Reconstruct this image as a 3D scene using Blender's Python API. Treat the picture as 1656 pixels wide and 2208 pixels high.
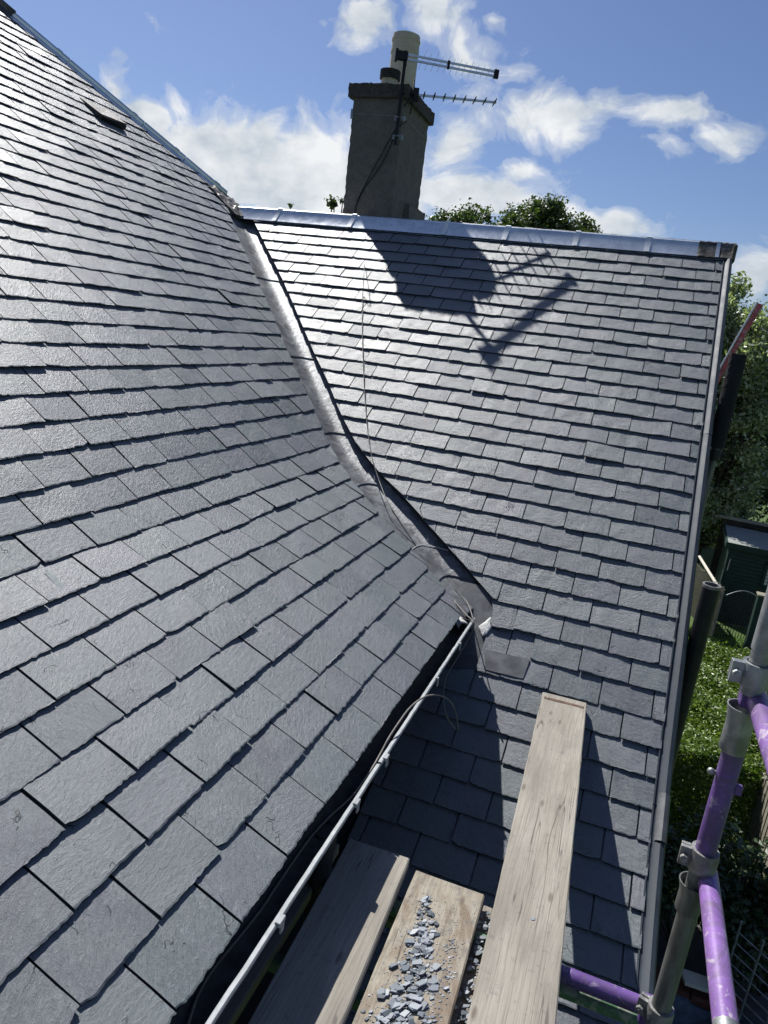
import bpy, math, random
import numpy as np
from mathutils import Vector, Matrix
random.seed(7); np.random.seed(7)
S = bpy.context.scene
for o in list(bpy.data.objects): bpy.data.objects.remove(o)
rad = math.radians
H = 6.2            # the camera stands 6.2 m above the garden; all positions below are given from the camera's height

# ------------------------------------------------------------------ camera
YAW, PIT, ROL, FPX = -0.3186, 0.2590, 0.1249, 1517.76
def _rot():
    cy, sy = math.cos(YAW), math.sin(YAW); cp, sp = math.cos(PIT), math.sin(PIT); cr, sr = math.cos(ROL), math.sin(ROL)
    B = np.array([[1,0,0],[0,0,1],[0,-1,0.]])
    Rz = np.array([[cy,-sy,0],[sy,cy,0],[0,0,1]]); Rx = np.array([[1,0,0],[0,cp,-sp],[0,sp,cp]]); Ro = np.array([[cr,-sr,0],[sr,cr,0],[0,0,1]])
    return (Ro@Rx@B.T@Rz).T
R = _rot()
def ray(px, py):
    d = R@np.array([px-828., py-1104., FPX]); return d/np.linalg.norm(d)
cd = bpy.data.cameras.new('camera'); cam = bpy.data.objects.new('camera', cd); S.collection.objects.link(cam)
M = Matrix(((R[0,0], -R[0,1], -R[0,2], 0), (R[1,0], -R[1,1], -R[1,2], 0), (R[2,0], -R[2,1], -R[2,2], H), (0,0,0,1)))
cam.matrix_world = M
cd.sensor_fit = 'VERTICAL'; cd.sensor_height = 24; cd.lens = 24*FPX/2208; cd.clip_start = 0.05; cd.clip_end = 2000
S.camera = cam
S.render.resolution_x, S.render.resolution_y = 768, 1024

# ------------------------------------------------------------------ light
SUN = Vector((-0.468, 0.461, 0.754)).normalized()
sl = bpy.data.lights.new('sun', 'SUN'); sl.energy = 5.0; sl.angle = rad(0.53); sl.color = (1, 0.975, 0.935)
so = bpy.data.objects.new('sun', sl); S.collection.objects.link(so)
so.rotation_euler = SUN.to_track_quat('Z', 'Y').to_euler(); so.location = (-20, 20, 40)
S.view_settings.view_transform = 'Standard'; S.view_settings.look = 'None'; S.view_settings.gamma = 1
S.view_settings.exposure = 0.35

class NT:
    """small helper round a node tree"""
    def __init__(s, nt): s.nt = nt; s.x = 0
    def n(s, t, **k):
        o = s.nt.nodes.new(t)
        for a, b in k.items():
            if a == 'inp':
                for i, v in b.items():
                    if hasattr(v, 'is_linked') or isinstance(v, bpy.types.NodeSocket): s.nt.links.new(v, o.inputs[i])
                    else: o.inputs[i].default_value = v
            else: setattr(o, a, b)
        return o
    def math(s, op, a, b=0.0, c=None, clamp=False):
        i = {0: a, 1: b}
        if c is not None: i[2] = c
        return s.n('ShaderNodeMath', operation=op, use_clamp=clamp, inp=i).outputs[0]
    def mix(s, f, a, b, blend='MIX'):
        o = s.n('ShaderNodeMix', data_type='RGBA', blend_type=blend)
        for i, v in ((0, f), (6, a), (7, b)):
            if isinstance(v, bpy.types.NodeSocket): s.nt.links.new(v, o.inputs[i])
            else: o.inputs[i].default_value = v if i == 0 else (*v[:3], 1)
        return o.outputs[2]
    def ramp(s, f, pts, interp='LINEAR'):
        o = s.n('ShaderNodeValToRGB', inp={0: f}); cr = o.color_ramp; cr.interpolation = interp
        while len(cr.elements) < len(pts): cr.elements.new(0.5)
        for e, (p, c) in zip(cr.elements, pts):
            e.position = p; e.color = (c, c, c, 1) if not hasattr(c, '__len__') else (*c[:3], 1)
        return o.outputs[0]
    def noise(s, vec, scale, detail=4, rough=0.55, dist=0.0, col=False, dim='3D'):
        o = s.n('ShaderNodeTexNoise', noise_dimensions=dim, inp={'Vector': vec, 'Scale': scale, 'Detail': detail, 'Roughness': rough, 'Distortion': dist})
        return o.outputs[1 if col else 0]
    def mapping(s, vec, scale=(1,1,1), rot=(0,0,0), loc=(0,0,0)):
        return s.n('ShaderNodeMapping', inp={'Vector': vec, 'Scale': scale, 'Rotation': rot, 'Location': loc}).outputs[0]
    def bump(s, h, strength=0.5, dist=0.01, normal=None):
        i = {'Height': h, 'Strength': strength, 'Distance': dist}
        if normal is not None: i['Normal'] = normal
        return s.n('ShaderNodeBump', inp=i).outputs[0]

W = bpy.data.worlds.new('World'); S.world = W; W.use_nodes = True
wt = NT(W.node_tree); W.node_tree.nodes.clear()
sky = wt.n('ShaderNodeTexSky', sky_type='NISHITA', sun_disc=False, sun_elevation=math.asin(SUN.z), sun_rotation=math.atan2(SUN.x, SUN.y), altitude=60, air_density=1.0, dust_density=0.5, ozone_density=2.5)
tc = wt.n('ShaderNodeTexCoord').outputs['Generated']
sep = wt.n('ShaderNodeSeparateXYZ', inp={0: tc})
yy = wt.math('MAXIMUM', sep.outputs[1], 0.05)
u = wt.math('DIVIDE', sep.outputs[0], yy); w = wt.math('DIVIDE', sep.outputs[2], yy)
uv = wt.n('ShaderNodeCombineXYZ', inp={0: u, 1: w, 2: 0.0}).outputs[0]
wob = wt.noise(wt.mapping(uv, (1, 1.3, 1)), 7.0, 3, 0.5, col=True)
wobv = wt.n('ShaderNodeVectorMath', operation='MULTIPLY_ADD', inp={0: wob, 1: (0.10, 0.08, 0), 2: wt.n('ShaderNodeVectorMath', operation='SUBTRACT', inp={0: uv, 1: (0.05, 0.04, 0)}).outputs[0]}).outputs[0]
blobs = [(500,345,200,85,1.6),(640,375,140,90,1.6),(300,262,70,55,1.2),(420,410,130,50,1.5),(245,190,45,45,.85),(400,300,80,60,1.1),(370,215,45,35,.55),(780,40,62,48,1.0),(765,105,45,45,.8),(930,30,65,42,1.0),(985,80,60,42,.85),
         (1190,240,120,48,1.05),(1000,195,55,35,.55),(1310,215,60,38,.8),(1420,240,90,34,.85),(1240,275,60,36,.8),(1565,300,50,26,.85),(965,320,45,90,.85),(1125,362,55,32,.9),(990,420,120,55,1.1),(1320,488,80,28,1.2),
         (1640,590,40,55,1.1),(1430,330,55,16,.55),(1085,28,26,20,.7),(1125,150,40,22,.5),(900,400,60,100,1.0),(1080,455,120,26,1.0)]
tot = None
for bx_, by_, rx, ry, am in blobs:
    d = ray(bx_, by_); c = (d[0]/d[1], d[2]/d[1], 0)
    v1 = wt.n('ShaderNodeVectorMath', operation='SUBTRACT', inp={0: wobv, 1: c}).outputs[0]
    v1 = wt.mapping(v1, (FPX/rx*0.86, FPX/ry*0.95, 1), (0, 0, -0.10))
    l = wt.n('ShaderNodeVectorMath', operation='DOT_PRODUCT', inp={0: v1, 1: v1}).outputs['Value']
    g = wt.math('MULTIPLY', wt.math('EXPONENT', wt.math('MULTIPLY', l, -0.8)), am)
    tot = g if tot is None else wt.math('MAXIMUM', tot, g)
fb = wt.noise(wt.mapping(wobv, (1, 1.25, 1), (0, 0, 0.4)), 11.0, 12, 0.62, 0.35)
gen = wt.noise(wt.mapping(tc, (1, 1, 2.2)), 2.2, 8, 0.6, 0.2)                    # clouds elsewhere round the sky
elsew = wt.math('MULTIPLY', wt.ramp(gen, [(0.56, 0), (0.74, 1)]), wt.ramp(sep.outputs[1], [(0.0, 1), (0.35, 0)]))
den = wt.math('ADD', tot, wt.math('MULTIPLY', wt.math('SUBTRACT', fb, 0.47), 2.3))
den = wt.ramp(den, [(0.34, 0), (0.55, 0.30), (0.95, 1)], 'EASE')
den = wt.math('MAXIMUM', wt.math('MULTIPLY', den, wt.ramp(sep.outputs[1], [(0.0, 0), (0.1, 1)])), elsew, clamp=True)
shd = wt.noise(wt.mapping(uv, (1, 1.6, 1)), 9.0, 5, 0.55)
CLOUD = 8.4
ccol = wt.mix(wt.ramp(shd, [(0.36, 0), (0.62, 1)]), (0.60*CLOUD, 0.67*CLOUD, 0.75*CLOUD), (0.98*CLOUD, 1.0*CLOUD, 1.02*CLOUD))
skyc = wt.mix(1.0, sky.outputs[0], (0.62, 0.655, 0.80), 'MULTIPLY')
bg = wt.n('ShaderNodeBackground', inp={0: wt.mix(den, skyc, ccol), 1: 0.085})
wt.nt.links.new(bg.outputs[0], wt.n('ShaderNodeOutputWorld').inputs[0])

# ------------------------------------------------------------------ materials
MAT = {}
def mat(name, **k):
    m = bpy.data.materials.new(name); m.use_nodes = True; t = NT(m.node_tree)
    p = m.node_tree.nodes['Principled BSDF']; MAT[name] = m
    for a, v in k.items():
        p.inputs[a].default_value = v if not hasattr(v, '__len__') else (*v, 1)
    return m, t, p
def oc(t): return t.n('ShaderNodeTexCoord').outputs['Object']
def setp(t, p, name, v): t.nt.links.new(v, p.inputs[name])

def slate_mat(name, tint=(.96, 1.0, 1.03)):
    m, t, p = mat(name)
    uvn = t.n('ShaderNodeUVMap', uv_map='UVMap').outputs[0]
    rnd = t.n('ShaderNodeNewGeometry').outputs['Random Per Island']
    big = t.noise(t.mapping(uvn, (1, 1.4, 1)), 6.0, 5, 0.6, 0.8)
    riv = t.noise(t.mapping(uvn, (0.8, 1.7, 1)), 46.0, 10, 0.72, 0.5)
    fine = t.noise(t.mapping(uvn, (1, 1.5, 1)), 260.0, 4, 0.75, 0.2)
    flk = t.noise(t.mapping(uvn, (1, 2.0, 1)), 14.0, 7, 0.62, 1.2)
    step = t.math('SNAP', t.math('ADD', big, t.math('MULTIPLY', flk, 0.30)), 0.07)
    pal = t.ramp(rnd, [(0.0, (.078,.093,.100)), (.16, (.135,.133,.150)), (.32, (.098,.120,.122)), (.48, (.158,.162,.172)), (.62, (.092,.094,.110)), (.76, (.125,.148,.148)), (.90, (.118,.116,.136)), (1.0, (.175,.185,.192))])
    pal = t.mix(t.math('MULTIPLY', t.ramp(big, [(0.40, 0), (0.62, 1)]), .5), pal, (.125, .148, .150))
    pal = t.mix(t.math('MULTIPLY', t.ramp(flk, [(0.48, 0), (0.60, 1)]), .35), pal, (.150, .148, .168))
    n3 = t.noise(t.mapping(uvn, (1, 1.5, 1), (0, 0, .6)), 7.0, 3, 0.5, 0.35)
    crk = t.math('MULTIPLY', t.ramp(t.math('ABSOLUTE', t.math('SUBTRACT', n3, 0.5)), [(0.003, 1), (0.008, 0)]), t.ramp(t.noise(uvn, 9.0, 2, .5, 0), [(0.60, 0), (0.64, 1)]))
    rim = t.math('MULTIPLY', t.ramp(t.math('ABSOLUTE', t.math('SUBTRACT', flk, 0.54)), [(0.004, 1), (0.016, 0)]), t.ramp(n3, [(0.52, 0), (0.60, 1)]))
    spk = t.ramp(fine, [(0.56, 0), (0.72, 1)])
    col = t.mix(t.math('MULTIPLY', spk, 0.60), pal, (0.33, 0.35, 0.36))
    col = t.mix(t.math('MULTIPLY', t.ramp(riv, [(0.36, 1), (0.47, 0)]), 0.55), col, (0.055, 0.06, 0.07))
    col = t.mix(t.math('MULTIPLY', rim, 0.40), col, (0.26, 0.285, 0.30))
    col = t.mix(t.math('MULTIPLY', crk, 0.85), col, (0.012, 0.014, 0.02))
    col = t.mix(1.0, col, tint, 'MULTIPLY')
    setp(t, p, 'Base Color', col)
    setp(t, p, 'Roughness', t.math('ADD', t.math('MULTIPLY', riv, 0.30), t.math('ADD', 0.28, t.math('MULTIPLY', rnd, 0.12))))
    p.inputs['Specular IOR Level'].default_value = 0.72
    h = t.math('SUBTRACT', t.math('ADD', t.math('MULTIPLY', riv, 0.85), t.math('MULTIPLY', fine, 0.34)), t.math('MULTIPLY', crk, 0.5))
    b1 = t.bump(h, 0.80, 0.0048)
    b2 = t.bump(step, 0.75, 0.013, b1)
    setp(t, p, 'Normal', b2)
    return m
slate_mat('slate')
m, t, p = mat('shaded_slate_edge', **{'Base Color': (.035, .040, .046), 'Roughness': .85, 'Specular IOR Level': .15})  # dull cut edges, coloured darker still to paint shade into the joints
m, t, p = mat('underlay', **{'Base Color': (.02, .022, .026), 'Roughness': .9})

def metal_mat(name, base, rough, bscale=14, dark=0.6, metallic=0.9, bump=0.25, stretch=(1,1,1)):
    m, t, p = mat(name); c = t.mapping(oc(t), stretch)
    n1 = t.noise(c, bscale, 6, 0.62, 0.5); n2 = t.noise(c, bscale*7, 4, 0.6)
    setp(t, p, 'Base Color', t.mix(t.ramp(n1, [(0.36, 0), (0.64, 1)]), tuple(b*dark for b in base), base))
    setp(t, p, 'Roughness', t.math('ADD', rough-0.12, t.math('MULTIPLY', n1, 0.26)))
    p.inputs['Metallic'].default_value = metallic
    setp(t, p, 'Normal', t.bump(t.math('ADD', n1, t.math('MULTIPLY', n2, 0.25)), bump, 0.01))
    return m
metal_mat('galvanised', (.74, .79, .85), .26, 9, .80, .55, .10)
metal_mat('bright_zinc', (.80, .83, .86), .45, 9, .85, .2, .1)
metal_mat('verge_metal', (.034, .048, .066), .62, 9, .6, .10, .12)
metal_mat('galvanised_tube', (.40, .42, .42), .5, 16, .55, .7, .2)
metal_mat('dirty_tube', (.20, .21, .20), .55, 9, .45, .6, .25, (3, 3, .6))
metal_mat('coupler_steel', (.30, .30, .29), .55, 25, .5, .6, .5)
metal_mat('aluminium', (.62, .63, .65), .35, 20, .8, .9, .1)
m, t, p = mat('lead'); c = oc(t)
n1 = t.noise(c, 9, 7, 0.65, 0.8); n2 = t.noise(c, 42, 5, 0.6, 0.4); n3 = t.noise(c, 3.2, 4, .6)
setp(t, p, 'Base Color', t.mix(t.ramp(n1, [(0.32, 0), (0.66, 1)]), (.075, .078, .084), (.235, .243, .252)))
setp(t, p, 'Roughness', t.math('ADD', 0.36, t.math('MULTIPLY', n1, 0.36))); p.inputs['Metallic'].default_value = .5
setp(t, p, 'Normal', t.bump(t.math('ADD', t.math('MULTIPLY', n3, 2.0), t.math('ADD', t.math('MULTIPLY', n1, .6), t.math('MULTIPLY', n2, 0.4))), 0.55, 0.012))
metal_mat('flat_lead', (.125, .13, .138), .5, 14, .6, .4, .1)
m, t, p = mat('old_lead'); c = oc(t); n1 = t.noise(c, 12, 6, .65, .6)
setp(t, p, 'Base Color', t.mix(t.ramp(n1, [(0.4, 0), (0.6, 1)]), (.035, .032, .030), (.17, .155, .135)))
p.inputs['Roughness'].default_value = .55; p.inputs['Metallic'].default_value = .3
setp(t, p, 'Normal', t.bump(n1, .5, .01))

def wood_mat(name, a, b, stain=0.0):
    m, t, p = mat(name); c = oc(t)
    oi = t.n('ShaderNodeObjectInfo').outputs['Random']
    off = t.n('ShaderNodeCombineXYZ', inp={0: t.math('MULTIPLY', oi, 7.0), 1: t.math('MULTIPLY', oi, 13.0), 2: 0.0}).outputs[0]
    c = t.n('ShaderNodeVectorMath', operation='ADD', inp={0: c, 1: off}).outputs[0]
    wrp = t.noise(t.mapping(c, (4.5, .8, 4.5)), 1.0, 3, .45, 0)
    g = t.math('MULTIPLY', t.n('ShaderNodeSeparateXYZ', inp={0: c}).outputs[0], 95.0)
    rings = t.math('PINGPONG', t.math('ADD', g, t.math('MULTIPLY', wrp, 20.0)), 1.0)
    fine = t.noise(t.mapping(c, (330, 4.5, 330)), 1.0, 6, .7, .2)
    mid = t.noise(t.mapping(c, (24, 2.0, 24)), 1.0, 5, .6, .5)
    kn = t.n('ShaderNodeTexVoronoi', voronoi_dimensions='2D', inp={'Vector': t.mapping(c, (5.5, 1.9, 5.5)), 'Scale': 1.0, 'Randomness': 1.0}).outputs['Distance']
    ck = t.ramp(t.math('ABSOLUTE', t.math('SUBTRACT', t.noise(t.mapping(c, (22, .9, 22), (0, 0, 0), (3, 5, 0)), 1.0, 2, .5, 0), .5)), [(0.004, 1), (0.010, 0)])
    ckm = t.math('MULTIPLY', ck, t.ramp(t.noise(t.mapping(c, (4, 2.2, 4)), 1.0, 2, .5, 0), [(.54, 0), (.58, 1)]))
    knm = t.ramp(kn, [(0.022, 1), (0.055, 0)])
    col = t.mix(t.ramp(mid, [(.3, 0), (.7, 1)]), a, b)
    col = t.mix(t.math('MULTIPLY', t.ramp(rings, [(0.78, 0), (1.0, 1)]), 0.24), col, tuple(x*.38 for x in a))
    col = t.mix(t.math('MULTIPLY', t.ramp(fine, [(0.36, 1), (0.50, 0)]), 0.5), col, tuple(x*.42 for x in a))
    col = t.mix(t.math('MULTIPLY', knm, 0.6), col, (.085, .055, .035))
    col = t.mix(t.math('MULTIPLY', ckm, 0.75), col, (.045, .035, .028))
    if stain:
        st = t.noise(t.mapping(c, (14, 3, 14)), 1.0, 6, .65, 1.2)
        col = t.mix(t.math('MULTIPLY', t.ramp(st, [(.47, 0), (.6, 1)]), stain), col, (.13, .075, .04))
        gr = t.noise(c, 26, 6, .7, .5)
        col = t.mix(t.math('MULTIPLY', t.ramp(gr, [(.50, 0), (.68, 1)]), .6), col, (.10, .10, .10))
    else:
        st = t.noise(t.mapping(c, (5, 2, 5)), 1.0, 5, .6, .5)
        col = t.mix(t.math('MULTIPLY', t.ramp(st, [(.42, 0), (.66, 1)]), .5), col, (.165, .15, .13))
        gr = t.noise(c, 40, 6, .75, .5)
        col = t.mix(t.math('MULTIPLY', t.ramp(gr, [(.56, 0), (.70, 1)]), .45), col, (.10, .098, .095))
    setp(t, p, 'Base Color', col); p.inputs['Roughness'].default_value = .78; p.inputs['Specular IOR Level'].default_value = .3
    setp(t, p, 'Normal', t.bump(t.math('SUBTRACT', t.math('MULTIPLY', fine, .7), t.math('MULTIPLY', t.ramp(rings, [(0.7, 0), (1.0, 1)]), .2)), .5, .002))
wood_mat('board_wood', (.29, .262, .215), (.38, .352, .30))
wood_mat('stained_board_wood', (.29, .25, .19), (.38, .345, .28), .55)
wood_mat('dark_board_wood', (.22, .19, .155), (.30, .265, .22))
m, t, p = mat('chip_slate'); rnd = t.n('ShaderNodeNewGeometry').outputs['Random Per Island']
setp(t, p, 'Base Color', t.ramp(rnd, [(0, (.09,.105,.12)), (.5, (.19,.215,.24)), (1, (.36,.385,.41))])); p.inputs['Roughness'].default_value = .55

def rough_mat(name, a, b, scale=30, bump=.6, dist=.01, rough=.9):
    m, t, p = mat(name); c = oc(t)
    n1 = t.noise(c, scale, 8, .7, .2); n2 = t.noise(c, scale*.08, 4, .6, .5)
    col = t.mix(t.ramp(n1, [(.35, 0), (.65, 1)]), a, b)
    col = t.mix(t.math('MULTIPLY', t.ramp(n2, [(.4, 0), (.7, 1)]), .4), col, tuple(x*.6 for x in a))
    setp(t, p, 'Base Color', col); p.inputs['Roughness'].default_value = rough; p.inputs['Specular IOR Level'].default_value = .25
    setp(t, p, 'Normal', t.bump(n1, bump, dist)); return m
rough_mat('roughcast', (.125, .113, .097), (.215, .198, .172), 90, .7, .012)
rough_mat('wall_render', (.30, .28, .25), (.42, .40, .36), 60, .8, .012)
rough_mat('chimney_cap_stone', (.055, .048, .042), (.13, .115, .10), 55, 1.0, .02)
rough_mat('clay_buff', (.52, .45, .33), (.62, .55, .42), 25, .15, .004, .7)
rough_mat('clay_dark', (.03, .03, .032), (.07, .07, .07), 25, .2, .004, .6)
rough_mat('mortar', (.30, .28, .25), (.42, .40, .36), 60, .8, .012)
rough_mat('pvc_black', (.010, .011, .013), (.022, .023, .026), 18, .15, .004, .42)
rough_mat('black_foam', (.012, .012, .014), (.03, .03, .034), 120, .8, .006, .85)
rough_mat('cable_black', (.012, .012, .013), (.02, .02, .022), 30, .1, .002, .5)
rough_mat('cable_grey', (.15, .14, .13), (.24, .225, .21), 30, .1, .002, .5)
rough_mat('cast_gutter', (.022, .024, .028), (.06, .062, .068), 22, .5, .004, .6)
rough_mat('gutter_lip', (.27, .29, .30), (.40, .42, .43), 35, .35, .003, .5)
rough_mat('sealant', (.62, .61, .58), (.75, .74, .71), 30, .5, .006, .6)
rough_mat('chalk', (.24, .27, .265), (.38, .41, .40), 90, .4, .002, .8)
rough_mat('rust', (.09, .055, .035), (.20, .13, .09), 60, .6, .003, .8)
rough_mat('shed_green', (.014, .032, .027), (.024, .052, .042), 12, .25, .004, .6)
rough_mat('shed_felt', (.24, .26, .24), (.34, .36, .33), 40, .3, .004, .9)
rough_mat('fence_wood', (.20, .19, .14), (.34, .32, .25), 20, .4, .006, .85)
rough_mat('pale_wood', (.62, .58, .48), (.72, .68, .58), 20, .3, .004, .7)
rough_mat('dark_metal', (.012, .013, .014), (.03, .03, .032), 20, .2, .003, .5)
rough_mat('soil', (.02, .019, .015), (.05, .045, .034), 6, .8, .03)
rough_mat('paving', (.10, .10, .095), (.17, .165, .155), 8, .5, .01)
rough_mat('brick_red', (.09, .035, .025), (.16, .07, .05), 30, .5, .006)
rough_mat('blue_tarp', (.07, .10, .13), (.13, .17, .20), 8, .4, .02, .5)
rough_mat('white_paint', (.68, .68, .66), (.78, .78, .76), 20, .2, .003, .5)
rough_mat('bark', (.035, .03, .024), (.09, .08, .065), 25, .8, .02)
m, t, p = mat('glass_pane', **{'Base Color': (.55, .58, .58), 'Roughness': .12, 'Specular IOR Level': .8})

def paint_mat(name, base, wear, wcol=(.55, .50, .55), rough=.38, amount=(.60, .66)):
    m, t, p = mat(name); c = oc(t)
    n1 = t.noise(t.mapping(c, (1, 1, 1)), 28, 7, .68, .6); n2 = t.noise(c, 6, 4, .6, .3); sc = t.noise(t.mapping(c, (60, 12, 60)), 1.5, 4, .6, .4)
    col = t.mix(t.ramp(n2, [(.35, 0), (.7, 1)]), base, tuple(min(1, x*1.45+.015) for x in base))
    col = t.mix(t.math('MULTIPLY', t.ramp(n1, [(amount[0], 0), (amount[1], 1)]), wear), col, wcol)
    col = t.mix(t.math('MULTIPLY', t.ramp(sc, [(.63, 0), (.68, 1)]), wear*.8), col, wcol)
    gm = t.noise(t.mapping(c, (1, 1, 1), (0, 0, 0), (4, 2, 1)), 11, 6, .7, .8)
    col = t.mix(t.math('MULTIPLY', t.ramp(gm, [(.46, 0), (.62, 1)]), .55), col, (.085, .075, .08))
    setp(t, p, 'Base Color', col); setp(t, p, 'Roughness', t.math('ADD', rough-.1, t.math('MULTIPLY', gm, .4)))
    setp(t, p, 'Normal', t.bump(n1, .35, .003))
paint_mat('purple_paint', (.095, .045, .19), .75, (.34, .28, .38), .36, (.60, .64))
paint_mat('worn_purple_paint', (.19, .095, .30), .8, (.48, .42, .48), .30, (.57, .62))
paint_mat('green_paint', (.07, .17, .09), .85, (.35, .36, .30), .5, (.50, .60))
paint_mat('red_white_paint', (.34, .05, .06), .95, (.55, .48, .47), .45, (.57, .62))

def leaf_mat(name, cols, gloss=.4, trans=.25):
    m, t, p = mat(name); rnd = t.n('ShaderNodeNewGeometry').outputs['Random Per Island']
    n = len(cols); c = t.ramp(rnd, [(i/(n-1), q) for i, q in enumerate(cols)])
    setp(t, p, 'Base Color', c); p.inputs['Roughness'].default_value = gloss; p.inputs['Specular IOR Level'].default_value = .6
    tr = t.n('ShaderNodeBsdfTranslucent'); t.nt.links.new(t.mix(1.0, c, (1.3, 1.5, .6), 'MULTIPLY'), tr.inputs[0])
    mx = t.n('ShaderNodeMixShader', inp={0: trans}); t.nt.links.new(p.outputs[0], mx.inputs[1]); t.nt.links.new(tr.outputs[0], mx.inputs[2])
    t.nt.links.new(mx.outputs[0], m.node_tree.nodes['Material Output'].inputs[0])
leaf_mat('leaf_oak', [(.035,.065,.015), (.07,.105,.022), (.055,.085,.03), (.10,.13,.03)], .45, .3)
leaf_mat('leaf_silver', [(.06,.09,.03), (.26,.29,.17), (.10,.13,.05), (.60,.63,.52), (.20,.23,.12), (.42,.46,.33)], .25, .45)
leaf_mat('leaf_hedge', [(.05,.095,.010), (.11,.175,.016), (.17,.25,.03), (.075,.125,.015)], .4, .3)
leaf_mat('leaf_dark', [(.02,.04,.012), (.035,.065,.02), (.05,.08,.03)], .4, .2)
leaf_mat('grass_blade', [(.06,.13,.015), (.10,.19,.02), (.13,.22,.03)], .5, .3)

# ------------------------------------------------------------------ mesh helpers
class MB:
    def __init__(s): s.v = []; s.f = []; s.m = []; s.uv = []; s.hasuv = False
    def add(s, vs, fs, mi=0, uvs=None):
        b = len(s.v); s.v += [tuple(x) for x in vs]
        for f in fs: s.f.append(tuple(b+i for i in f)); s.m.append(mi)
        if uvs is None: s.uv += [(0, 0)]*len(vs)
        else: s.uv += [tuple(x) for x in uvs]; s.hasuv = True
    def box(s, a, b, mi=0):
        x0, y0, z0 = a; x1, y1, z1 = b
        s.add([(x0,y0,z0),(x1,y0,z0),(x1,y1,z0),(x0,y1,z0),(x0,y0,z1),(x1,y0,z1),(x1,y1,z1),(x0,y1,z1)],
              [(0,3,2,1),(4,5,6,7),(0,1,5,4),(1,2,6,5),(2,3,7,6),(3,0,4,7)], mi)
    def obox(s, c, ax, ay, az, mi=0):
        c, ax, ay, az = map(Vector, (c, ax, ay, az)); vs = []
        for k in (-1, 1):
            for i, j in ((-1,-1),(1,-1),(1,1),(-1,1)): vs.append(c+ax*i+ay*j+az*k)
        s.add(vs, [(0,3,2,1),(4,5,6,7),(0,1,5,4),(1,2,6,5),(2,3,7,6),(3,0,4,7)], mi)
    def tube(s, pts, r, n=16, mi=0, cap=True, radii=None):
        pts = [Vector(p) for p in pts]; b = len(s.v); prev = None; rings = []
        for i, p in enumerate(pts):
            d = (pts[min(i+1, len(pts)-1)]-pts[max(i-1, 0)]).normalized()
            if prev is None: a = d.orthogonal().normalized()
            else: a = (prev - d*prev.dot(d)).normalized()
            prev = a; c = d.cross(a); rr = radii[i] if radii else r
            rings.append([p+(a*math.cos(2*math.pi*k/n)+c*math.sin(2*math.pi*k/n))*rr for k in range(n)])
        vs = [v for rg in rings for v in rg]; fs = []
        for i in range(len(pts)-1):
            for k in range(n): fs.append((i*n+k, i*n+(k+1) % n, (i+1)*n+(k+1) % n, (i+1)*n+k))
        if cap: fs.append(tuple(reversed(range(n)))); fs.append(tuple((len(pts)-1)*n+k for k in range(n)))
        s.add(vs, fs, mi)
    def pipe(s, a, b, ro, ri, n=24, mi=0):
        a, b = Vector(a), Vector(b); d = (b-a).normalized(); e = d.orthogonal().normalized(); c = d.cross(e)
        def ring(p, r): return [p+(e*math.cos(2*math.pi*k/n)+c*math.sin(2*math.pi*k/n))*r for k in range(n)]
        vs = ring(a, ro)+ring(b, ro)+ring(b, ri)+ring(a, ri); fs = []
        for q in range(4):
            for k in range(n): fs.append((q*n+k, q*n+(k+1) % n, ((q+1) % 4)*n+(k+1) % n, ((q+1) % 4)*n+k))
        s.add(vs, fs, mi)
    def lathe(s, c, prof, n=32, mi=0):
        c = Vector(c); vs = []; fs = []
        for r, z in prof:
            for k in range(n): vs.append(c+Vector((r*math.cos(2*math.pi*k/n), r*math.sin(2*math.pi*k/n), z)))
        for i in range(len(prof)-1):
            for k in range(n): fs.append((i*n+k, i*n+(k+1) % n, (i+1)*n+(k+1) % n, (i+1)*n+k))
        s.add(vs, fs, mi)
    def sweep(s, path, sec, mi=0, closed=True):
        """path: list of (origin, e1, e2); sec: 2-d points"""
        vs = []; n = len(sec); fs = []
        for o, e1, e2 in path:
            for a, b in sec: vs.append(Vector(o)+Vector(e1)*a+Vector(e2)*b)
        for i in range(len(path)-1):
            for k in range(n if closed else n-1): fs.append((i*n+k, i*n+(k+1) % n, (i+1)*n+(k+1) % n, (i+1)*n+k))
        if closed: fs.append(tuple(reversed(range(n)))); fs.append(tuple((len(path)-1)*n+k for k in range(n)))
        s.add(vs, fs, mi)
ORG = {}
def tag(o, label=None, cat=None, group=None, kind=None):
    for k, v in (('label', label), ('category', cat), ('group', group), ('kind', kind)):
        if v: o[k] = v
    return o
def thing(name, loc, label, cat, group=None, kind=None):
    o = bpy.data.objects.new(name, None); S.collection.objects.link(o); o.empty_display_size = .1
    o.location = (loc[0], loc[1], loc[2]+H); ORG[o.name] = Vector(loc)
    return tag(o, label, cat, group, kind)
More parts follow.
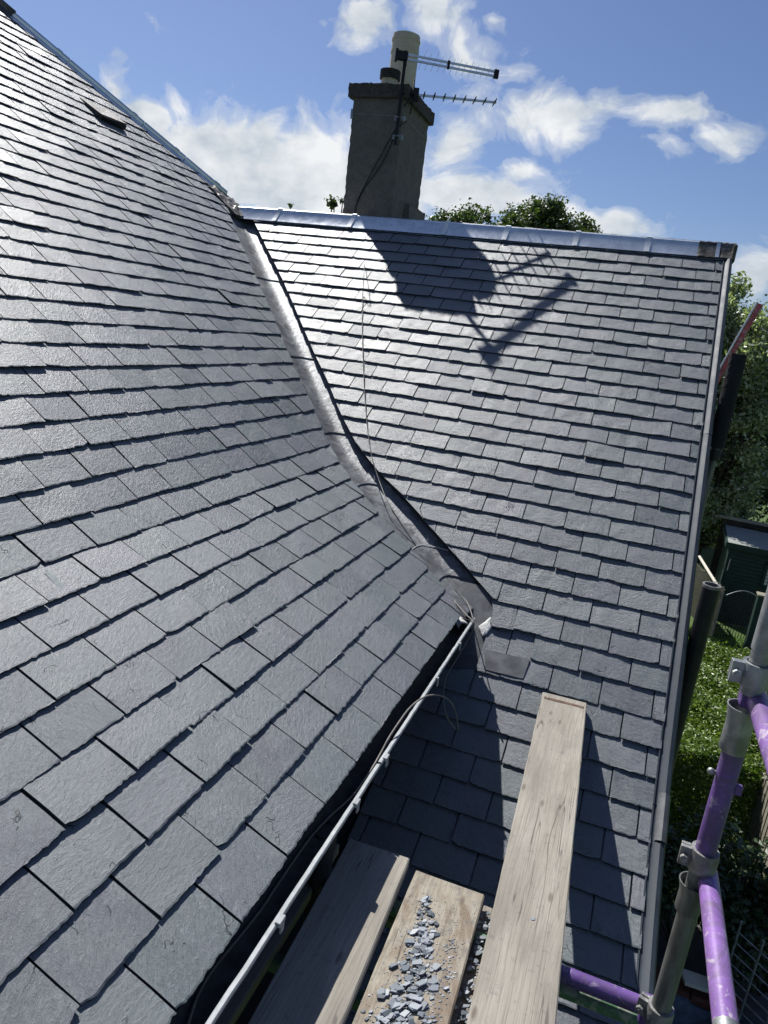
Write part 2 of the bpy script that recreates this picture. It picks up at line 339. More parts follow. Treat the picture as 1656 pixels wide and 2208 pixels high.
def obj(name, mb, mats, parent=None, smooth=False, bevel=0, org=None, autosmooth=None, flip=False):
    me = bpy.data.meshes.new(name)
    O = Vector(ORG.get(parent.name, (0, 0, 0))) if parent is not None else Vector(org if org else (0, 0, 0))
    me.from_pydata([(x-O.x, y-O.y, z-O.z) for x, y, z in mb.v], [], mb.f)
    for q in (mats if isinstance(mats, (list, tuple)) else [mats]): me.materials.append(MAT[q])
    me.polygons.foreach_set('material_index', mb.m)
    if mb.hasuv:
        ul = me.uv_layers.new(name='UVMap'); li = np.empty(len(me.loops), dtype=np.int32); me.loops.foreach_get('vertex_index', li)
        ul.data.foreach_set('uv', np.array(mb.uv, dtype=np.float32)[li].ravel())
    if smooth: me.polygons.foreach_set('use_smooth', [True]*len(me.polygons))
    me.update()
    if autosmooth: me.set_sharp_from_angle(angle=rad(autosmooth))
    o = bpy.data.objects.new(name, me); S.collection.objects.link(o)
    if parent is not None: o.parent = parent; ORG[o.name] = O; 
    else: o.location = (O.x, O.y, O.z+H); ORG[o.name] = O
    if bevel:
        b = o.modifiers.new('bevel', 'BEVEL'); b.width = bevel; b.segments = 2; b.limit_method = 'ANGLE'
    return o

# ------------------------------------------------------------------ roof shapes
# wing roof (faces the camera): courses run along X; points (Y, z) from ridge down
GA = 0.1483
PB = [(6.639, 0.8896)]
a0, a1, s0, a2 = 0.6649, 0.6748, 27.5, 0.3826
for i in range(41):
    s = i+.5
    an = a0+(a1-a0)*min(1, s/8.) if s < s0 else max(a1+(a2-a1)*(s-s0)/(35-s0), .36)
    PB.append((PB[-1][0]-GA*math.cos(an), PB[-1][1]-GA*math.sin(an)))
PBa = np.array(PB)
def zB(y): return float(np.interp(y, PBa[::-1, 0], PBa[::-1, 1]))
def yB(z): return float(np.interp(z, PBa[::-1, 1], PBa[::-1, 0]))
# main roof (left, faces +X): courses run along Y; points (X, z) from eave up
AX = np.array([-7.6, -1.9, -1.85, -1.8, -1.75, -1.7, -.645, -.3]); 
def zA(x):
    pts = [(-.645, -1.437)]
    xs = [-.3, -.645, -1.7, -1.75, -1.80, -1.85, -1.9, -8.0]; sl = [.485, .485, .52, .59, .66, .73, .77]
    z = -1.437+(-.645+.3)*-1*.485*-1; zs = [z]
    z = -1.437-.345*.485; zs = [z]
    for i in range(len(sl)): z += (xs[i]-xs[i+1])*sl[i]; zs.append(z)
    return float(np.interp(x, xs[::-1], zs[::-1]))
GAa = 0.1505
PA = [(-.645, zA(-.645))]
while PA[-1][0] > -7.35:
    x0, z0 = PA[-1]; dx = .1
    for _ in range(6):
        z1 = zA(x0-dx); dx *= GAa/math.hypot(dx, z1-z0)
    PA.append((x0-dx, zA(x0-dx)))
# valley: edge of the wing's slates (X as a function of Y) and of the main roof's slates (Y as a function of X)
VB = np.array([(-4.30, 6.90), (-3.985, 6.639), (-3.514, 6.195), (-3.136, 5.846), (-2.815, 5.528), (-2.442, 5.158), (-2.202, 4.933), (-1.962, 4.686), (-1.738, 4.488), (-1.522, 4.34), (-1.26, 4.199), (-1.07, 4.08), (-.893, 3.972), (-.689, 3.846), (-.519, 3.737)])
def xVB(y): return float(np.interp(y, VB[::-1, 1], VB[::-1, 0]))
VA = np.array([(-4.20, 6.50), (-4.119, 6.402), (-3.664, 5.925), (-3.183, 5.508), (-2.85, 5.19), (-2.569, 4.92), (-2.30, 4.68), (-2.09, 4.495), (-1.90, 4.31), (-1.713, 4.154), (-1.51, 4.00), (-1.307, 3.873), (-1.042, 3.748), (-.774, 3.578), (-.645, 3.42), (-.5, 3.3)])
HIPX, HIPY = -4.235, 6.70
def yHip(x): return HIPY-(HIPX-x)*-1*0 - (HIPX-x)*0.835
def yVA(x):
    if x < -4.2: return min(float(np.interp(-4.2, VA[:, 0], VA[:, 1]))+(-4.2-x)*6, yHip(x)-.05)
    return float(np.interp(x, VA[:, 0], VA[:, 1]))

def lay_slates(mb, P, along, lo, hi, width, phase, nrow, down, L=.30, skip=None):
    """P[k], k=0.. : (horizontal, z) from the head of course 0 downward (down=True) or from the eave upward.
    along='X' or 'Y' is the direction of the courses"""
    rng = random.Random(11 if along == 'X' else 23)
    NU, NV = 22, 5
    DL = 0 if along == 'X' else -.004
    for r in range(nrow):
        if down: tail = P[r+1]; head = P[r]
        else: tail = P[r]; head = P[r+1]
        dh, dz = head[0]-tail[0], head[1]-tail[1]; l = math.hypot(dh, dz); dh /= l; dz /= l
        nh, nz = (-dz, dh) if dh > 0 else (dz, -dh)
        if nz < 0: nh, nz = -nh, -nz
        ph = phase+(width/2 if r % 2 else 0)
        lo_all = min(lo(tail[0]), lo(tail[0]+dh*L)); hi_all = max(hi(tail[0]), hi(tail[0]+dh*L))
        k0 = math.floor((lo_all-ph)/width)-1; k1 = math.ceil((hi_all-ph)/width)+1
        joints = {k: ph+k*width+rng.gauss(0, .0035) for k in range(k0, k1+2)}
        for k in range(k0, k1+1):
            ua, ub = joints[k]+.0033, joints[k+1]-.0033
            if skip and skip(r, (ua+ub)/2): continue
            th = rng.uniform(.0055, .0085); lift = .0245+DL+abs(rng.gauss(0, .0020)); tilt = rng.gauss(0, .0016)
            if rng.random() < .07: lift += .004
            voff = rng.gauss(0, .0014); skew = rng.gauss(0, .0018)
            ruv = rng.gauss(.45 if along == 'X' else -.5, .35); cu, su = math.cos(ruv), math.sin(ruv); ou, ov = rng.uniform(0, 60), rng.uniform(0, 60)
            rag = [rng.gauss(0, .0013) for _ in range(NU)]
            if rng.random() < .25:
                q = rng.choice([0, NU-1]); e_ = rng.uniform(.005, .013); q1, q2 = (1, 2) if q == 0 else (NU-2, NU-3); rag[q] += e_; rag[q1] += e_*.6; rag[q2] += e_*.2
            ctl = [[rng.gauss(0, .0007) for _ in range(5)] for _ in range(5)]
            vs = []; uvs = []; bad = False; cols = 0
            for j in range(NV):
                v = [0, .005, .07, .16, L][j]
                hh = tail[0]+dh*(v+voff)
                a_, b_ = max(ua, lo(hh)), min(ub, hi(hh))
                if b_-a_ < .0015:
                    a_ = b_ = (lo(hh) if ub <= lo(hh)+.0015 else hi(hh)); cols += 1
                for i in range(NU):
                    f = i/(NU-1); uu = a_+(b_-a_)*f
                    if (i == 0 or i == NU-1) and 0 < j < NV-1: uu += rng.gauss(0, .0006)
                    wf = min(1, (b_-a_)/.2); vv = v+voff+(rag[i]*wf+skew*(f-.5) if j == 0 else (rag[i]*.85+skew*(f-.5) if j == 1 else 0))
                    hgt = lift*(1-v/L)+.003*v/L+tilt*(f-.5)*2+((lambda c_, q_, g_: c_[q_]*(1-g_)+c_[min(q_+1, 4)]*g_)(ctl[j], int(f*3.999), (1-math.cos(math.pi*(f*3.999 % 1)))/2)*min(1, (b_-a_)/.2))
                    if j == 0: hgt -= .0010
                    p_h = tail[0]+dh*vv+nh*hgt; p_z = tail[1]+dz*vv+nz*hgt
                    vs.append((uu, p_h, p_z) if along == 'X' else (p_h, uu, p_z))
                    s_, t_ = uu, vv; uvs.append((s_*cu-t_*su+ou, s_*su+t_*cu+ov))
            if cols >= NV-1: continue
            n = len(vs); low = []
            rim = list(range(NU))
            # underside rim: tail edge, and both sides
            order = [j*NU for j in range(NV-1, 0, -1)]+rim+[j*NU+NU-1 for j in range(1, NV)]
            for q in order:
                p_ = vs[q]
                dn = (0, -nh*th, -nz*th) if along == 'X' else (-nh*th, 0, -nz*th)
                low.append((p_[0]+dn[0], p_[1]+dn[1], p_[2]+dn[2])); uvs.append((uvs[q][0]+.003, uvs[q][1]+.004))
            fs = []
            for j in range(NV-1):
                for i in range(NU-1):
                    q = (j*NU+i, j*NU+i+1, (j+1)*NU+i+1, (j+1)*NU+i); fs.append(q if along == 'X' else q[::-1])
            for i in range(len(order)-1):
                q = (order[i], order[i+1], n+i+1, n+i); fs.append(q[::-1] if along == 'X' else q)
            mb.add(vs+low, fs, 0, uvs)
            for q_ in range(len(order)-1): mb.m[-1-q_] = 2

house = thing('house', (-2.0, 5.0, -H), 'slate roofed house with two roof slopes meeting at a lead valley and a roughcast chimney', 'house')

# --- wing roof slates
XV = .434
def loB(y):
    if y > 3.70: return xVB(y)
    if y > 3.36: return -.505
    return -.80
def deckx(y): return xVB(y)+.02 if y > 3.70 else (-.54 if y > 3.45 else -.9)
mb = MB()
LOOSE = (26, -.40)
lay_slates(mb, PB, 'X', loB, lambda y: XV, .2500, -.0025, 40, True, skip=lambda r, u: (r == 26 and -.53 < u < -.26))
# underlay deck below the slates
deck = [(y, z-.004) for y, z in PB]
vs = []
for y, z in deck: vs += [(deckx(y), y, z), (XV-.006, y, z), (XV-.006, y+.03, z-.12), (deckx(y), y+.03, z-.12)]
fs = []
for i in range(len(deck)-1):
    for k in range(4): fs.append((i*4+k, i*4+(k+1) % 4, i*4+4+(k+1) % 4, i*4+4+k))
fs += [(0, 1, 2, 3), tuple((len(deck)-1)*4+q for q in (3, 2, 1, 0))]
mb.add(vs, fs, 1)
tag(obj('roof_slope', mb, ['slate', 'underlay', 'shaded_slate_edge'], house), 'small slated slope facing the viewer, right of the valley')
# --- main roof slates
mb = MB()
def hiA(x): return min(yVA(x), yHip(x)) if x < -4.15 else yVA(x)
lay_slates(mb, PA, 'Y', lambda x: -1.2, hiA, .2457, .983, len(PA)-2, False)
vs = []
PA2 = PA
for x, z in PA2: h = hiA(x)-.0; vs += [(x, -1.2, z-.004), (x, h, z-.004), (x-.06, h, z-.13), (x-.06, -1.2, z-.13)]
fs = []
for i in range(len(PA2)-1):
    for k in range(4): fs.append((i*4+k, i*4+(k+1) % 4, i*4+4+(k+1) % 4, i*4+4+k))
fs += [(0, 1, 2, 3), tuple((len(PA2)-1)*4+q for q in (3, 2, 1, 0))]
mb.add(vs, fs, 1)
tag(obj('roof_slope', mb, ['slate', 'underlay', 'shaded_slate_edge'], house), 'large slated slope on the left, running up to the hip')
# --- rear slopes, hidden from here (plain slated sheets)
mb = MB()
yr, zr = PB[0]
mb.add([(-4.3, yr+.01, zr), (XV, yr+.01, zr), (XV, 9.2, zr-2.1), (-6.5, 9.2, zr-2.1)], [(0, 1, 2, 3)], 0, [(0,0),(4,0),(4,3),(0,3)])
zt = zA(-7.3)
mb.add([(-4.235, 6.72, zA(-4.235)-.02), (-7.3, yHip(-7.3)+.02, zt-.02), (-10.5, 9.2, zr-2.1), (-6.4, 9.2, zr-2.1)], [(0, 3, 2, 1)], 0, [(0,0),(4,0),(4,3),(0,3)])
mb.add([(-7.35, -1.2, zt-.01), (-7.35, yHip(-7.3), zt-.01), (-11.5, 9.2, zr-2.1), (-13.5, -1.2, -1.6)], [(0, 1, 2, 3)], 0, [(0,0),(4,0),(4,3),(0,3)])
tag(obj('roof_slope', mb, 'slate', house), 'rear roof slopes falling away behind the ridges')

# --- walls
mb = MB()
prof = [(XV-.03, y, z-.13) for y, z in PB[::3]]
# gable wall (faces +X)
pts = [(p[1], p[2]) for p in prof]; pts = [(9.1, -1.35)]+pts
n = len(pts); vs = [(XV-.03, y, z) for y, z in pts]+[(XV-.03, y, -H) for y, z in pts]+[(XV-.28, y, z-.02) for y, z in pts]+[(XV-.28, y, -H) for y, z in pts]
fs = []
for i in range(n-1): fs += [(i, i+1, n+i+1, n+i), (2*n+i, 3*n+i, 3*n+i+1, 2*n+i+1), (i, 2*n+i, 2*n+i+1, i+1)]
fs += [(0, n, 3*n, 2*n), (n-1, 2*n-1+0, 4*n-1, 3*n-1)]
mb.add(vs, fs)
obj('wall', mb, 'wall_render', house)
mb = MB(); mb.box((-12.5, -1.2, -H), (-.92, 3.0, -1.62)); obj('wall', mb, 'roughcast', house)
mb = MB(); mb.box((-.80, 2.0, -H), (XV-.3, 2.25, -2.55)); obj('wall', mb, 'wall_render', house)
mb = MB(); mb.box((-12.5, 8.85, -H), (XV-.3, 9.1, -1.35)); obj('wall', mb, 'wall_render', house)

# --- lead valley
def valley_pts(n=70):
    out = []
    for i in range(n):
        z = .93+(-1.452-.93)*i/(n-1)
        y = yB(z); xb = xVB(y)
        xs = np.linspace(-4.4, -.5, 800); zs = np.array([zA(q) for q in xs[::8]]); xc = float(np.interp(z, zs[::-1], xs[::8][::-1]))
        ya = hiA(xc)
        out.append((z, xc, y, xb, ya))
    return out
vp = valley_pts()
joints_px = [19, 36, 49, 56, 66]
mb = MB(); ring = []
rngv = random.Random(5)
for i, (z, xc, yc, xb, ya) in enumerate(vp):
    lap = sum(.006 for j in joints_px if i < j)*0
    row = []
    wa = max(yc-ya, .06)+.05; wb = max(xb-xc, .05)+.10
    for q in range(15):
        f = q/14
        if f < .5:   # main-roof side
            g = (1-f*2); off = g*wa; p_ = Vector((xc, yc-off, z))+Vector((.6, 0, .79))*(-.018 - .014*(1-g)) 
        else:
            g = (f-.5)*2; off = g*wb; p_ = Vector((xc+off, yc, z))+Vector((0, -.6, .8))*(-.032-.006*g)
        dn = math.sin(q*1.9+i*.55)*.0012+rngv.gauss(0, .0007)
        row.append(p_+Vector((0, 0, dn)))
    # soften the fold
    for _ in range(1):
        for q in range(6, 9): row[q] = (row[q-1]+row[q]*2+row[q+1])/4
    ring.append(row)
segs = [0]+joints_px+[len(ring)-1]
lead_parent = None
for a_, b_ in zip(segs[:-1], segs[1:]):
    for i in range(max(a_-1, 0), b_+1):
        # upper piece laps over the lower one: lower end lifted
        f = (i-a_)/max(1, b_-a_); up = .009*f
        mb.add([tuple(p_+Vector((0, 0, up+.002))) for p_ in ring[i]], [])
    n0 = len(mb.v)-15*(b_+1-max(a_-1, 0)); rows = b_+1-max(a_-1, 0)
    for r in range(rows-1):
        for q in range(14): mb.f.append((n0+r*15+q, n0+(r+1)*15+q, n0+(r+1)*15+q+1, n0+r*15+q+1)); mb.m.append(0)
    # lap edge turned down
    last = [Vector(mb.v[n0+(rows-1)*15+q]) for q in range(15)]
    mb.add([tuple(p_) for p_ in last]+[tuple(p_-Vector((0, 0, .014))) for p_ in last], [(q, 15+q, 15+q+1, q+1) for q in range(14)])
lead = obj('valley_gutter', mb, 'lead', house, smooth=True, autosmooth=50)
lead['label'] = 'curved grey lead valley between the two slated slopes'
# solder / lap line of pale sealant low in the valley, and pale membrane at its foot
mb = MB()
i = 63; pl = [ring[i][q]+Vector((0, -.001, .012)) for q in range(3, 15)]
mb.tube(pl, .0022, 6); obj('sealant_line', mb, 'sealant', lead, smooth=True)

def lump(mb, pts, thick, nrm, jit=.004, seed=1, mi=0):
    """flat irregular sheet of given outline, domed"""
    r_ = random.Random(seed); pts = [Vector(p) for p in pts]; nrm = Vector(nrm).normalized(); c = sum(pts, Vector())/len(pts)
    out = []
    for i in range(len(pts)):
        a_, b_ = pts[i], pts[(i+1) % len(pts)]
        for k in range(4): p_ = a_.lerp(b_, k/4); out.append(p_+Vector([r_.gauss(0, jit) for _ in range(3)]))
    n = len(out); vs = []
    for f, hgt in ((1, -thick), (1, thick*.35), (.8, thick*.8), (.45, thick*1.1)):
        for p_ in out: vs.append(c+(p_-c)*f+nrm*(hgt+r_.gauss(0, thick*.15)))
    vs.append(c+nrm*thick*1.1); fs = []
    for j in range(3):
        for i in range(n): fs.append((j*n+i, j*n+(i+1) % n, (j+1)*n+(i+1) % n, (j+1)*n+i))
    for i in range(n): fs.append((3*n+i, 3*n+(i+1) % n, 4*n))
    mb.add(vs, fs, mi)
def onB(px, py, up=0):
    d = ray(px, py); lo_, hi_ = .5, 12.
    for _ in range(60):
        m_ = (lo_+hi_)/2; q = d*m_
        if q[2] < zB(q[1])+up: hi_ = m_
        else: lo_ = m_
        if q[1] > 6.7: hi_ = m_
    return Vector(d*lo_)
def onA(px, py, up=0):
    d = ray(px, py); lo_, hi_ = .3, 14.
    for _ in range(60):
        m_ = (lo_+hi_)/2; q = d*m_
        if q[2] < zA(q[0])+up: hi_ = m_
        else: lo_ = m_
    return Vector(d*lo_)
mb = MB()
lump(mb, [onB(1032, 1350, .018), onB(1058, 1330, .022), onB(1060, 1352, .022), onB(1048, 1368, .019), onB(1040, 1372, .018)], .004, (0, -.6, .8), .0012, 3)
obj('membrane', mb, 'sealant', lead, smooth=True)
mb = MB(); lump(mb, [Vector((-.72, 3.46, -1.43)), Vector((-.60, 3.50, -1.47)), Vector((-.585, 3.46, -1.475)), Vector((-.64, 3.42, -1.455))], .006, (.3, -.3, .9), .0012, 4)
obj('membrane', mb, 'sealant', lead, smooth=True)

# lead apron on the wing roof below the valley mouth
mb = MB(); ny = 8; vs = []; fs = []
for i in range(ny+1):
    y = 3.80-(3.80-3.27)*i/ny
    for x in (-.92, -.8, -.65, -.5, -.44): vs.append((x, y, zB(y)+.006+.003*math.sin(i*1.7+x*9)))
for i in range(ny):
    for j in range(4): fs.append((i*5+j, (i+1)*5+j, (i+1)*5+j+1, i*5+j+1))
mb.add(vs, fs); obj('lead_apron', mb, 'flat_lead', house, smooth=True)

# --- lead patch slate and the loose little slate low on the wing roof
mb = MB()
nB = Vector((0, -.62, .78))
q = [onB(1045, 1398, .030), onB(1143, 1422, .030), onB(1128, 1464, .038), onB(1046, 1444, .038)]
q = [p_+nB*.000 for p_ in q]
mb.add([tuple(p_) for p_ in q]+[tuple(p_-nB*.006) for p_ in q], [(0, 3, 2, 1), (0, 1, 5, 4), (1, 2, 6, 5), (2, 3, 7, 6), (3, 0, 4, 7), (4, 5, 6, 7)])
obj('lead_patch', mb, 'flat_lead', house, bevel=.0015)
def slate_piece(mb, q, th, seed):
    r_ = random.Random(seed); a_, b_, c_, d_ = [Vector(p_) for p_ in q]; N = 7; vs = []; uvs = []
    nn = (b_-a_).cross(d_-a_).normalized()
    if nn.z < 0: nn = -nn
    for j in range(4):
        for i in range(N):
            f, g = i/(N-1), j/3; p_ = a_.lerp(b_, f).lerp(d_.lerp(c_, f), g)+nn*r_.gauss(0, .0006)+(d_-a_)*(r_.gauss(0, .012) if j == 0 else 0)
            vs.append(p_); uvs.append((f*.2+seed, g*.2))
    fs = [(j*N+i, j*N+i+1, j*N+N+i+1, j*N+N+i) for j in range(3) for i in range(N-1)]
    n = len(vs); order = [j*N for j in range(3, 0, -1)]+list(range(N))+[j*N+N-1 for j in range(1, 4)]
    lw = [vs[o_]-nn*th for o_ in order]; uvs += [uvs[o_] for o_ in order]
    fs += [(order[i], n+i, n+i+1, order[i+1]) for i in range(len(order)-1)]
    mb.add(vs+lw, fs, 0, uvs)
mb = MB(); slate_piece(mb, [onB(1059, 1348, .034), onB(1107, 1358, .034), onB(1115, 1314, .024), onB(1064, 1303, .024)], .009, 5)
obj('cut_slate', mb, 'slate', house)
# chalk mark on a slate of the main roof
q = [onA(93, 1234, .0205), onA(110, 1229, .0205), onA(146, 1268, .0250), onA(129, 1275, .0250)]
mb = MB(); r_ = random.Random(2); vs = []; fs = []; NJ = 14
for jj in range(NJ):
    g_ = jj/(NJ-1); l_, rr_ = q[0].lerp(q[3], g_), q[1].lerp(q[2], g_); e0, e1 = r_.uniform(0, .16), 1-r_.uniform(0, .16)
    for ii in range(3): vs.append(l_.lerp(rr_, e0+(e1-e0)*ii/2)+Vector((.0006, 0, .0010))*(ii == 1))
for jj in range(NJ-1):
    for ii in range(2): fs.append((jj*3+ii, jj*3+ii+1, jj*3+ii+4, jj*3+ii+3))
mb.add(vs, fs); obj('chalk_mark', mb, 'chalk', house)

# --- ridge cap of the wing, in lengths with straps
yr, zr = PB[0]
sec_r = [(-.125, -.086), (-.118, -.078), (-.022, .020), (-.018, .036), (0, .044), (.018, .036), (.022, .020), (.118, -.074), (.122, -.080), (.017, .006), (0, .012), (-.017, .006)]
ridge = None
def onRidge(px):
    # X where the ridge line meets image column px
    best = min((abs((lambda q: 828+FPX*q[0]/q[2])(R.T@np.array([x, yr, zr+.03]))-px), x) for x in np.linspace(-4.6, .6, 1200))
    return best[1]
bounds = [-4.12, onRidge(605), onRidge(765), onRidge(965), onRidge(1095), onRidge(1245), onRidge(1398), onRidge(1508)]
for i in range(len(bounds)-1):
    mb = MB(); up = .001*(i % 2)
    mb.sweep([((bounds[i]+.002, yr, zr+.030+up), (0, 1, 0), (0, 0, 1)), ((bounds[i+1]-.002, yr, zr+.030+up), (0, 1, 0), (0, 0, 1))], sec_r)
    rc = obj('ridge_cap', mb, 'galvanised', house, smooth=True, autosmooth=35)
    if i < len(bounds)-2:
        mb = MB(); x = bounds[i+1]
        mb.sweep([((x-.021, yr, zr+.039), (0, 1.06, 0), (0, 0, 1.06)), ((x+.021, yr, zr+.039), (0, 1.06, 0), (0, 0, 1.06))], sec_r)
        obj('joint_strap', mb, 'bright_zinc', rc, smooth=True, autosmooth=35)
mb = MB()
sec_l = [(a_*1.04, b_*1.04) for a_, b_ in sec_r]
x0 = bounds[-1]-.01; x1 = .505
pth = []
for i in range(13):
    f = i/12; pth.append(((x0+(x1-x0)*f, yr, zr+.034+.002*math.sin(i*2.3)), (0, 1.0+.02*math.sin(i*1.7), 0), (0, 0, 1.0+.03*math.cos(i*2.1))))
mb.sweep(pth, sec_l)
ec = obj('ridge_end_cap', mb, 'old_lead', house, smooth=True, autosmooth=40)
mb = MB(); x = onRidge(1548); mb.sweep([((x-.014, yr, zr+.040), (0, 1.08, 0), (0, 0, 1.08)), ((x+.014, yr, zr+.040), (0, 1.08, 0), (0, 0, 1.08))], sec_r); obj('joint_strap', mb, 'galvanised', ec, smooth=True, autosmooth=35)
mb = MB(); mb.box((.482, yr-.125, zr-.085), (.512, yr+.11, zr+.055)); obj('end_flap', mb, 'old_lead', ec, bevel=.012)

# --- hip cap on the main roof
def hip(x, up=0): return Vector((x, yHip(x), zA(x)+up))
hx = [-4.30, -4.62, -4.92, -5.42, -5.77]
ht = (hip(-6)-hip(-4.3)).normalized()
e_side = Vector((-.66, -.75, 0)); 
nrmA = Vector((.61, 0, .79)); inA = ht.cross(nrmA).normalized()          # lies in the main slope
if inA.y > 0: inA = -inA
upv = Vector((0, 0, 1)); outv = Vector((.4, 1, -.35)).normalized()
def hip_sec(o, s_=1.0, lift=0):
    o = Vector(o)+Vector((0, 0, lift)); r0 = .022*s_
    return [o+inA*.085*s_+nrmA*.014, o+inA*.080*s_+nrmA*.020, o+inA*.026+nrmA*.030, o+inA*.020+nrmA*.050*s_, o+nrmA*.060*s_, o+outv*.022+upv*.050*s_, o+outv*.03+upv*.02, o+outv*.10*s_-upv*.03, o+outv*.095*s_-upv*.04, o-nrmA*.002]
def hip_piece(mb, xa, xb, s_=1.0, lift=0, n=2, wob=0):
    ps = [hip_sec(hip(xa+(xb-xa)*i/(n-1)), s_, lift+wob*math.sin(i*2.2)) for i in range(n)]
    k = len(ps[0]); vs = [v for p_ in ps for v in p_]
    fs = [(i*k+j, i*k+(j+1) % k, (i+1)*k+(j+1) % k, (i+1)*k+j) for i in range(n-1) for j in range(k)]
    fs += [tuple(range(k)), tuple((n-1)*k+j for j in reversed(range(k)))]; mb.add(vs, fs)
for i in range(len(hx)-1):
    mb = MB(); hip_piece(mb, hx[i]-.002, hx[i+1]+.002, 1.0, .001*(i % 2)); hc = obj('hip_cap', mb, 'galvanised', house)
    mb = MB(); hip_piece(mb, hx[i]-.05 if i else hx[i]-.06, hx[i]-.082 if i else hx[i]-.10, 1.06, .003); obj('joint_strap', mb, 'galvanised', hc)
mb = MB(); hip_piece(mb, -5.76, -6.6, 1.18, .004, 12, .003); obj('hip_cap', mb, 'old_lead', house, smooth=True, autosmooth=40)
mb = MB(); hip_piece(mb, -6.6, -7.3, 1.0); obj('hip_cap', mb, 'galvanised', house)
# crumpled lead saddle where hip, ridge and valley meet
mb = MB(); r_ = random.Random(3); G = 11; vs = []
for i in range(G):
    for j in range(G):
        x = -4.34+.34*i/(G-1); y = 6.74-.36*j/(G-1)
        z = max(zA(x) if True else 0, -9); zb_ = zB(min(y, yr))
        z = max(min(z, 9), zb_) if y < yr else max(min(zA(x), zr), zr)
        z = max(zA(x), zB(min(y, yr)))
        if y > yHip(x): z -= (y-yHip(x))*1.0
        vs.append((x, y, z+.034+abs(r_.gauss(0, .008))))
fs = [(i*G+j, i*G+j+1, (i+1)*G+j+1, (i+1)*G+j) for i in range(G-1) for j in range(G-1)]
mb.add(vs, fs); sd = obj('lead_saddle', mb, 'old_lead', house, smooth=False); sm = sd.modifiers.new('thick', 'SOLIDIFY'); sm.thickness = .004

# --- verge trim (folded metal) down the gable edge, in lengths
def path_B(i0, i1, x, up):
    out = []
    for i in np.arange(i0, i1+.001, .5):
        y = float(np.interp(i, range(len(PB)), PBa[:, 0])); z = zB(y)
        e = .1; yp, ym = float(np.interp(max(i-e, 0), range(len(PB)), PBa[:, 0])), float(np.interp(i+e, range(len(PB)), PBa[:, 0]))
        tv = Vector((0, yp-ym, zB(yp)-zB(ym))).normalized(); nv = Vector((0, -tv.z, tv.y))
        out.append((Vector((x, y, z))+nv*up, Vector((1, 0, 0)), nv))
    return out
sec_v = [(-.012, .012), (-.012, .026), (-.006, .026), (-.004, .020), (.006, .019), (.018, .030), (.034, .036), (.050, .030), (.058, .016), (.058, -.11), (.050, -.112), (.050, .010), (.03, .022), (-.004, .012)]
for i0, i1 in ((0, 14.5), (14.3, 31), (30.8, 40.8)):
    mb = MB(); mb.sweep(path_B(i0, i1, XV+.004, .002*(1 if i0 == 0 else (0 if i0 < 20 else -1.2))), sec_v)
    vt = obj('verge_trim', mb, 'verge_metal', house, smooth=True, autosmooth=32)
mb = MB(); mb.sweep(path_B(30.4, 32.2, XV+.004, .005), [(a_*1.02+(.001 if a_ > 0 else 0), b_*1.04) for a_, b_ in sec_v[4:11]]+[(.051, -.10), (.05, .02), (.02, .027)]); obj('joint_strap', mb, 'flat_lead', vt, smooth=True, autosmooth=32)

# --- roof vent on the main slope
vc = onA(232, 262)
eu = Vector((-.62, 0, .785)); eh = Vector((0, 1, 0)); en = Vector((.785, 0, .62)); eu = Vector((-1, 0, .77)).normalized(); en = Vector((.77, 0, 1)).normalized()
mb = MB()
def vv_(a_, b_, c_): return vc+eh*a_+eu*b_+en*c_
vs = [vv_(-.17, -.07, .018), vv_(.14, -.07, .018), vv_(.14, -.055, .07), vv_(-.17, -.055, .06), vv_(-.18, .20, .02), vv_(.16, .20, .02)]
mb.add(vs, [(0, 1, 2, 3), (3, 2, 5, 4), (0, 3, 4), (1, 5, 2), (0, 4, 5, 1)])
vent = obj('roof_vent', mb, 'old_lead', house)
mb = MB(); mb.obox(vv_(-.012, -.0735, .040), eh*.145, eu*.002, en*.018); obj('vent_grille', mb, 'pvc_black', vent)

# --- rainwater gutter along the main eave
def gut_path(y0, y1): return [((-.5705, y, -1.444), (1, 0, 0), (0, 0, 1)) for y in np.linspace(y0, y1, 2)]
arc = [(-.062+.060*math.cos(t_), -.004+.070*math.sin(t_)) for t_ in np.linspace(0, -math.pi, 13)]
arc_in = [(-.062+.054*math.cos(t_), -.004+.064*math.sin(t_)) for t_ in np.linspace(-math.pi, 0, 13)]
mb = MB(); mb.sweep(gut_path(-1.2, 3.47), arc+arc_in)
mb.box((-.692, 3.462, -1.517), (-.575, 3.47, -1.450))
gut = obj('rain_gutter', mb, 'cast_gutter', house, smooth=True, autosmooth=40)
gut['label'] = 'black rain gutter with a pale outer lip along the left eave'
for a_, b_, dz_ in ((-1.2, 2.02, 0), (2.03, 3.475, .002)):
    mb = MB(); n_ = 60; pr = random.Random(2); path = []
    for i in range(n_):
        y = a_+(b_-a_)*i/(n_-1); path.append(((-.5705+pr.gauss(0, .0004), y, -1.4435+dz_), (1, 0, 0), (0, 0, 1)))
    mb.sweep(path, [(-.008, -.004), (-.009, .003), (-.006, .005), (.003, .005), (.0055, .002), (.005, -.007), (-.001, -.008)])
    obj('gutter_lip', mb, 'gutter_lip', gut, smooth=True, autosmooth=40)
for y in (2.07, 1.80, 1.30, .7, 2.72, 3.12):
    mb = MB(); mb.obox((-.564, y, -1.440), (.008, 0, 0), (0, .016 if y < 2.1 else .007, 0), (0, 0, .007)); mb.obox((-.560, y+.005, -1.462), (.003, 0, 0), (0, .009, 0), (0, 0, .014))
    obj('gutter_clip', mb, 'gutter_lip', gut, bevel=.002)
d = ray(700, 1790); oy = float(d[1]*-1.510/d[2])
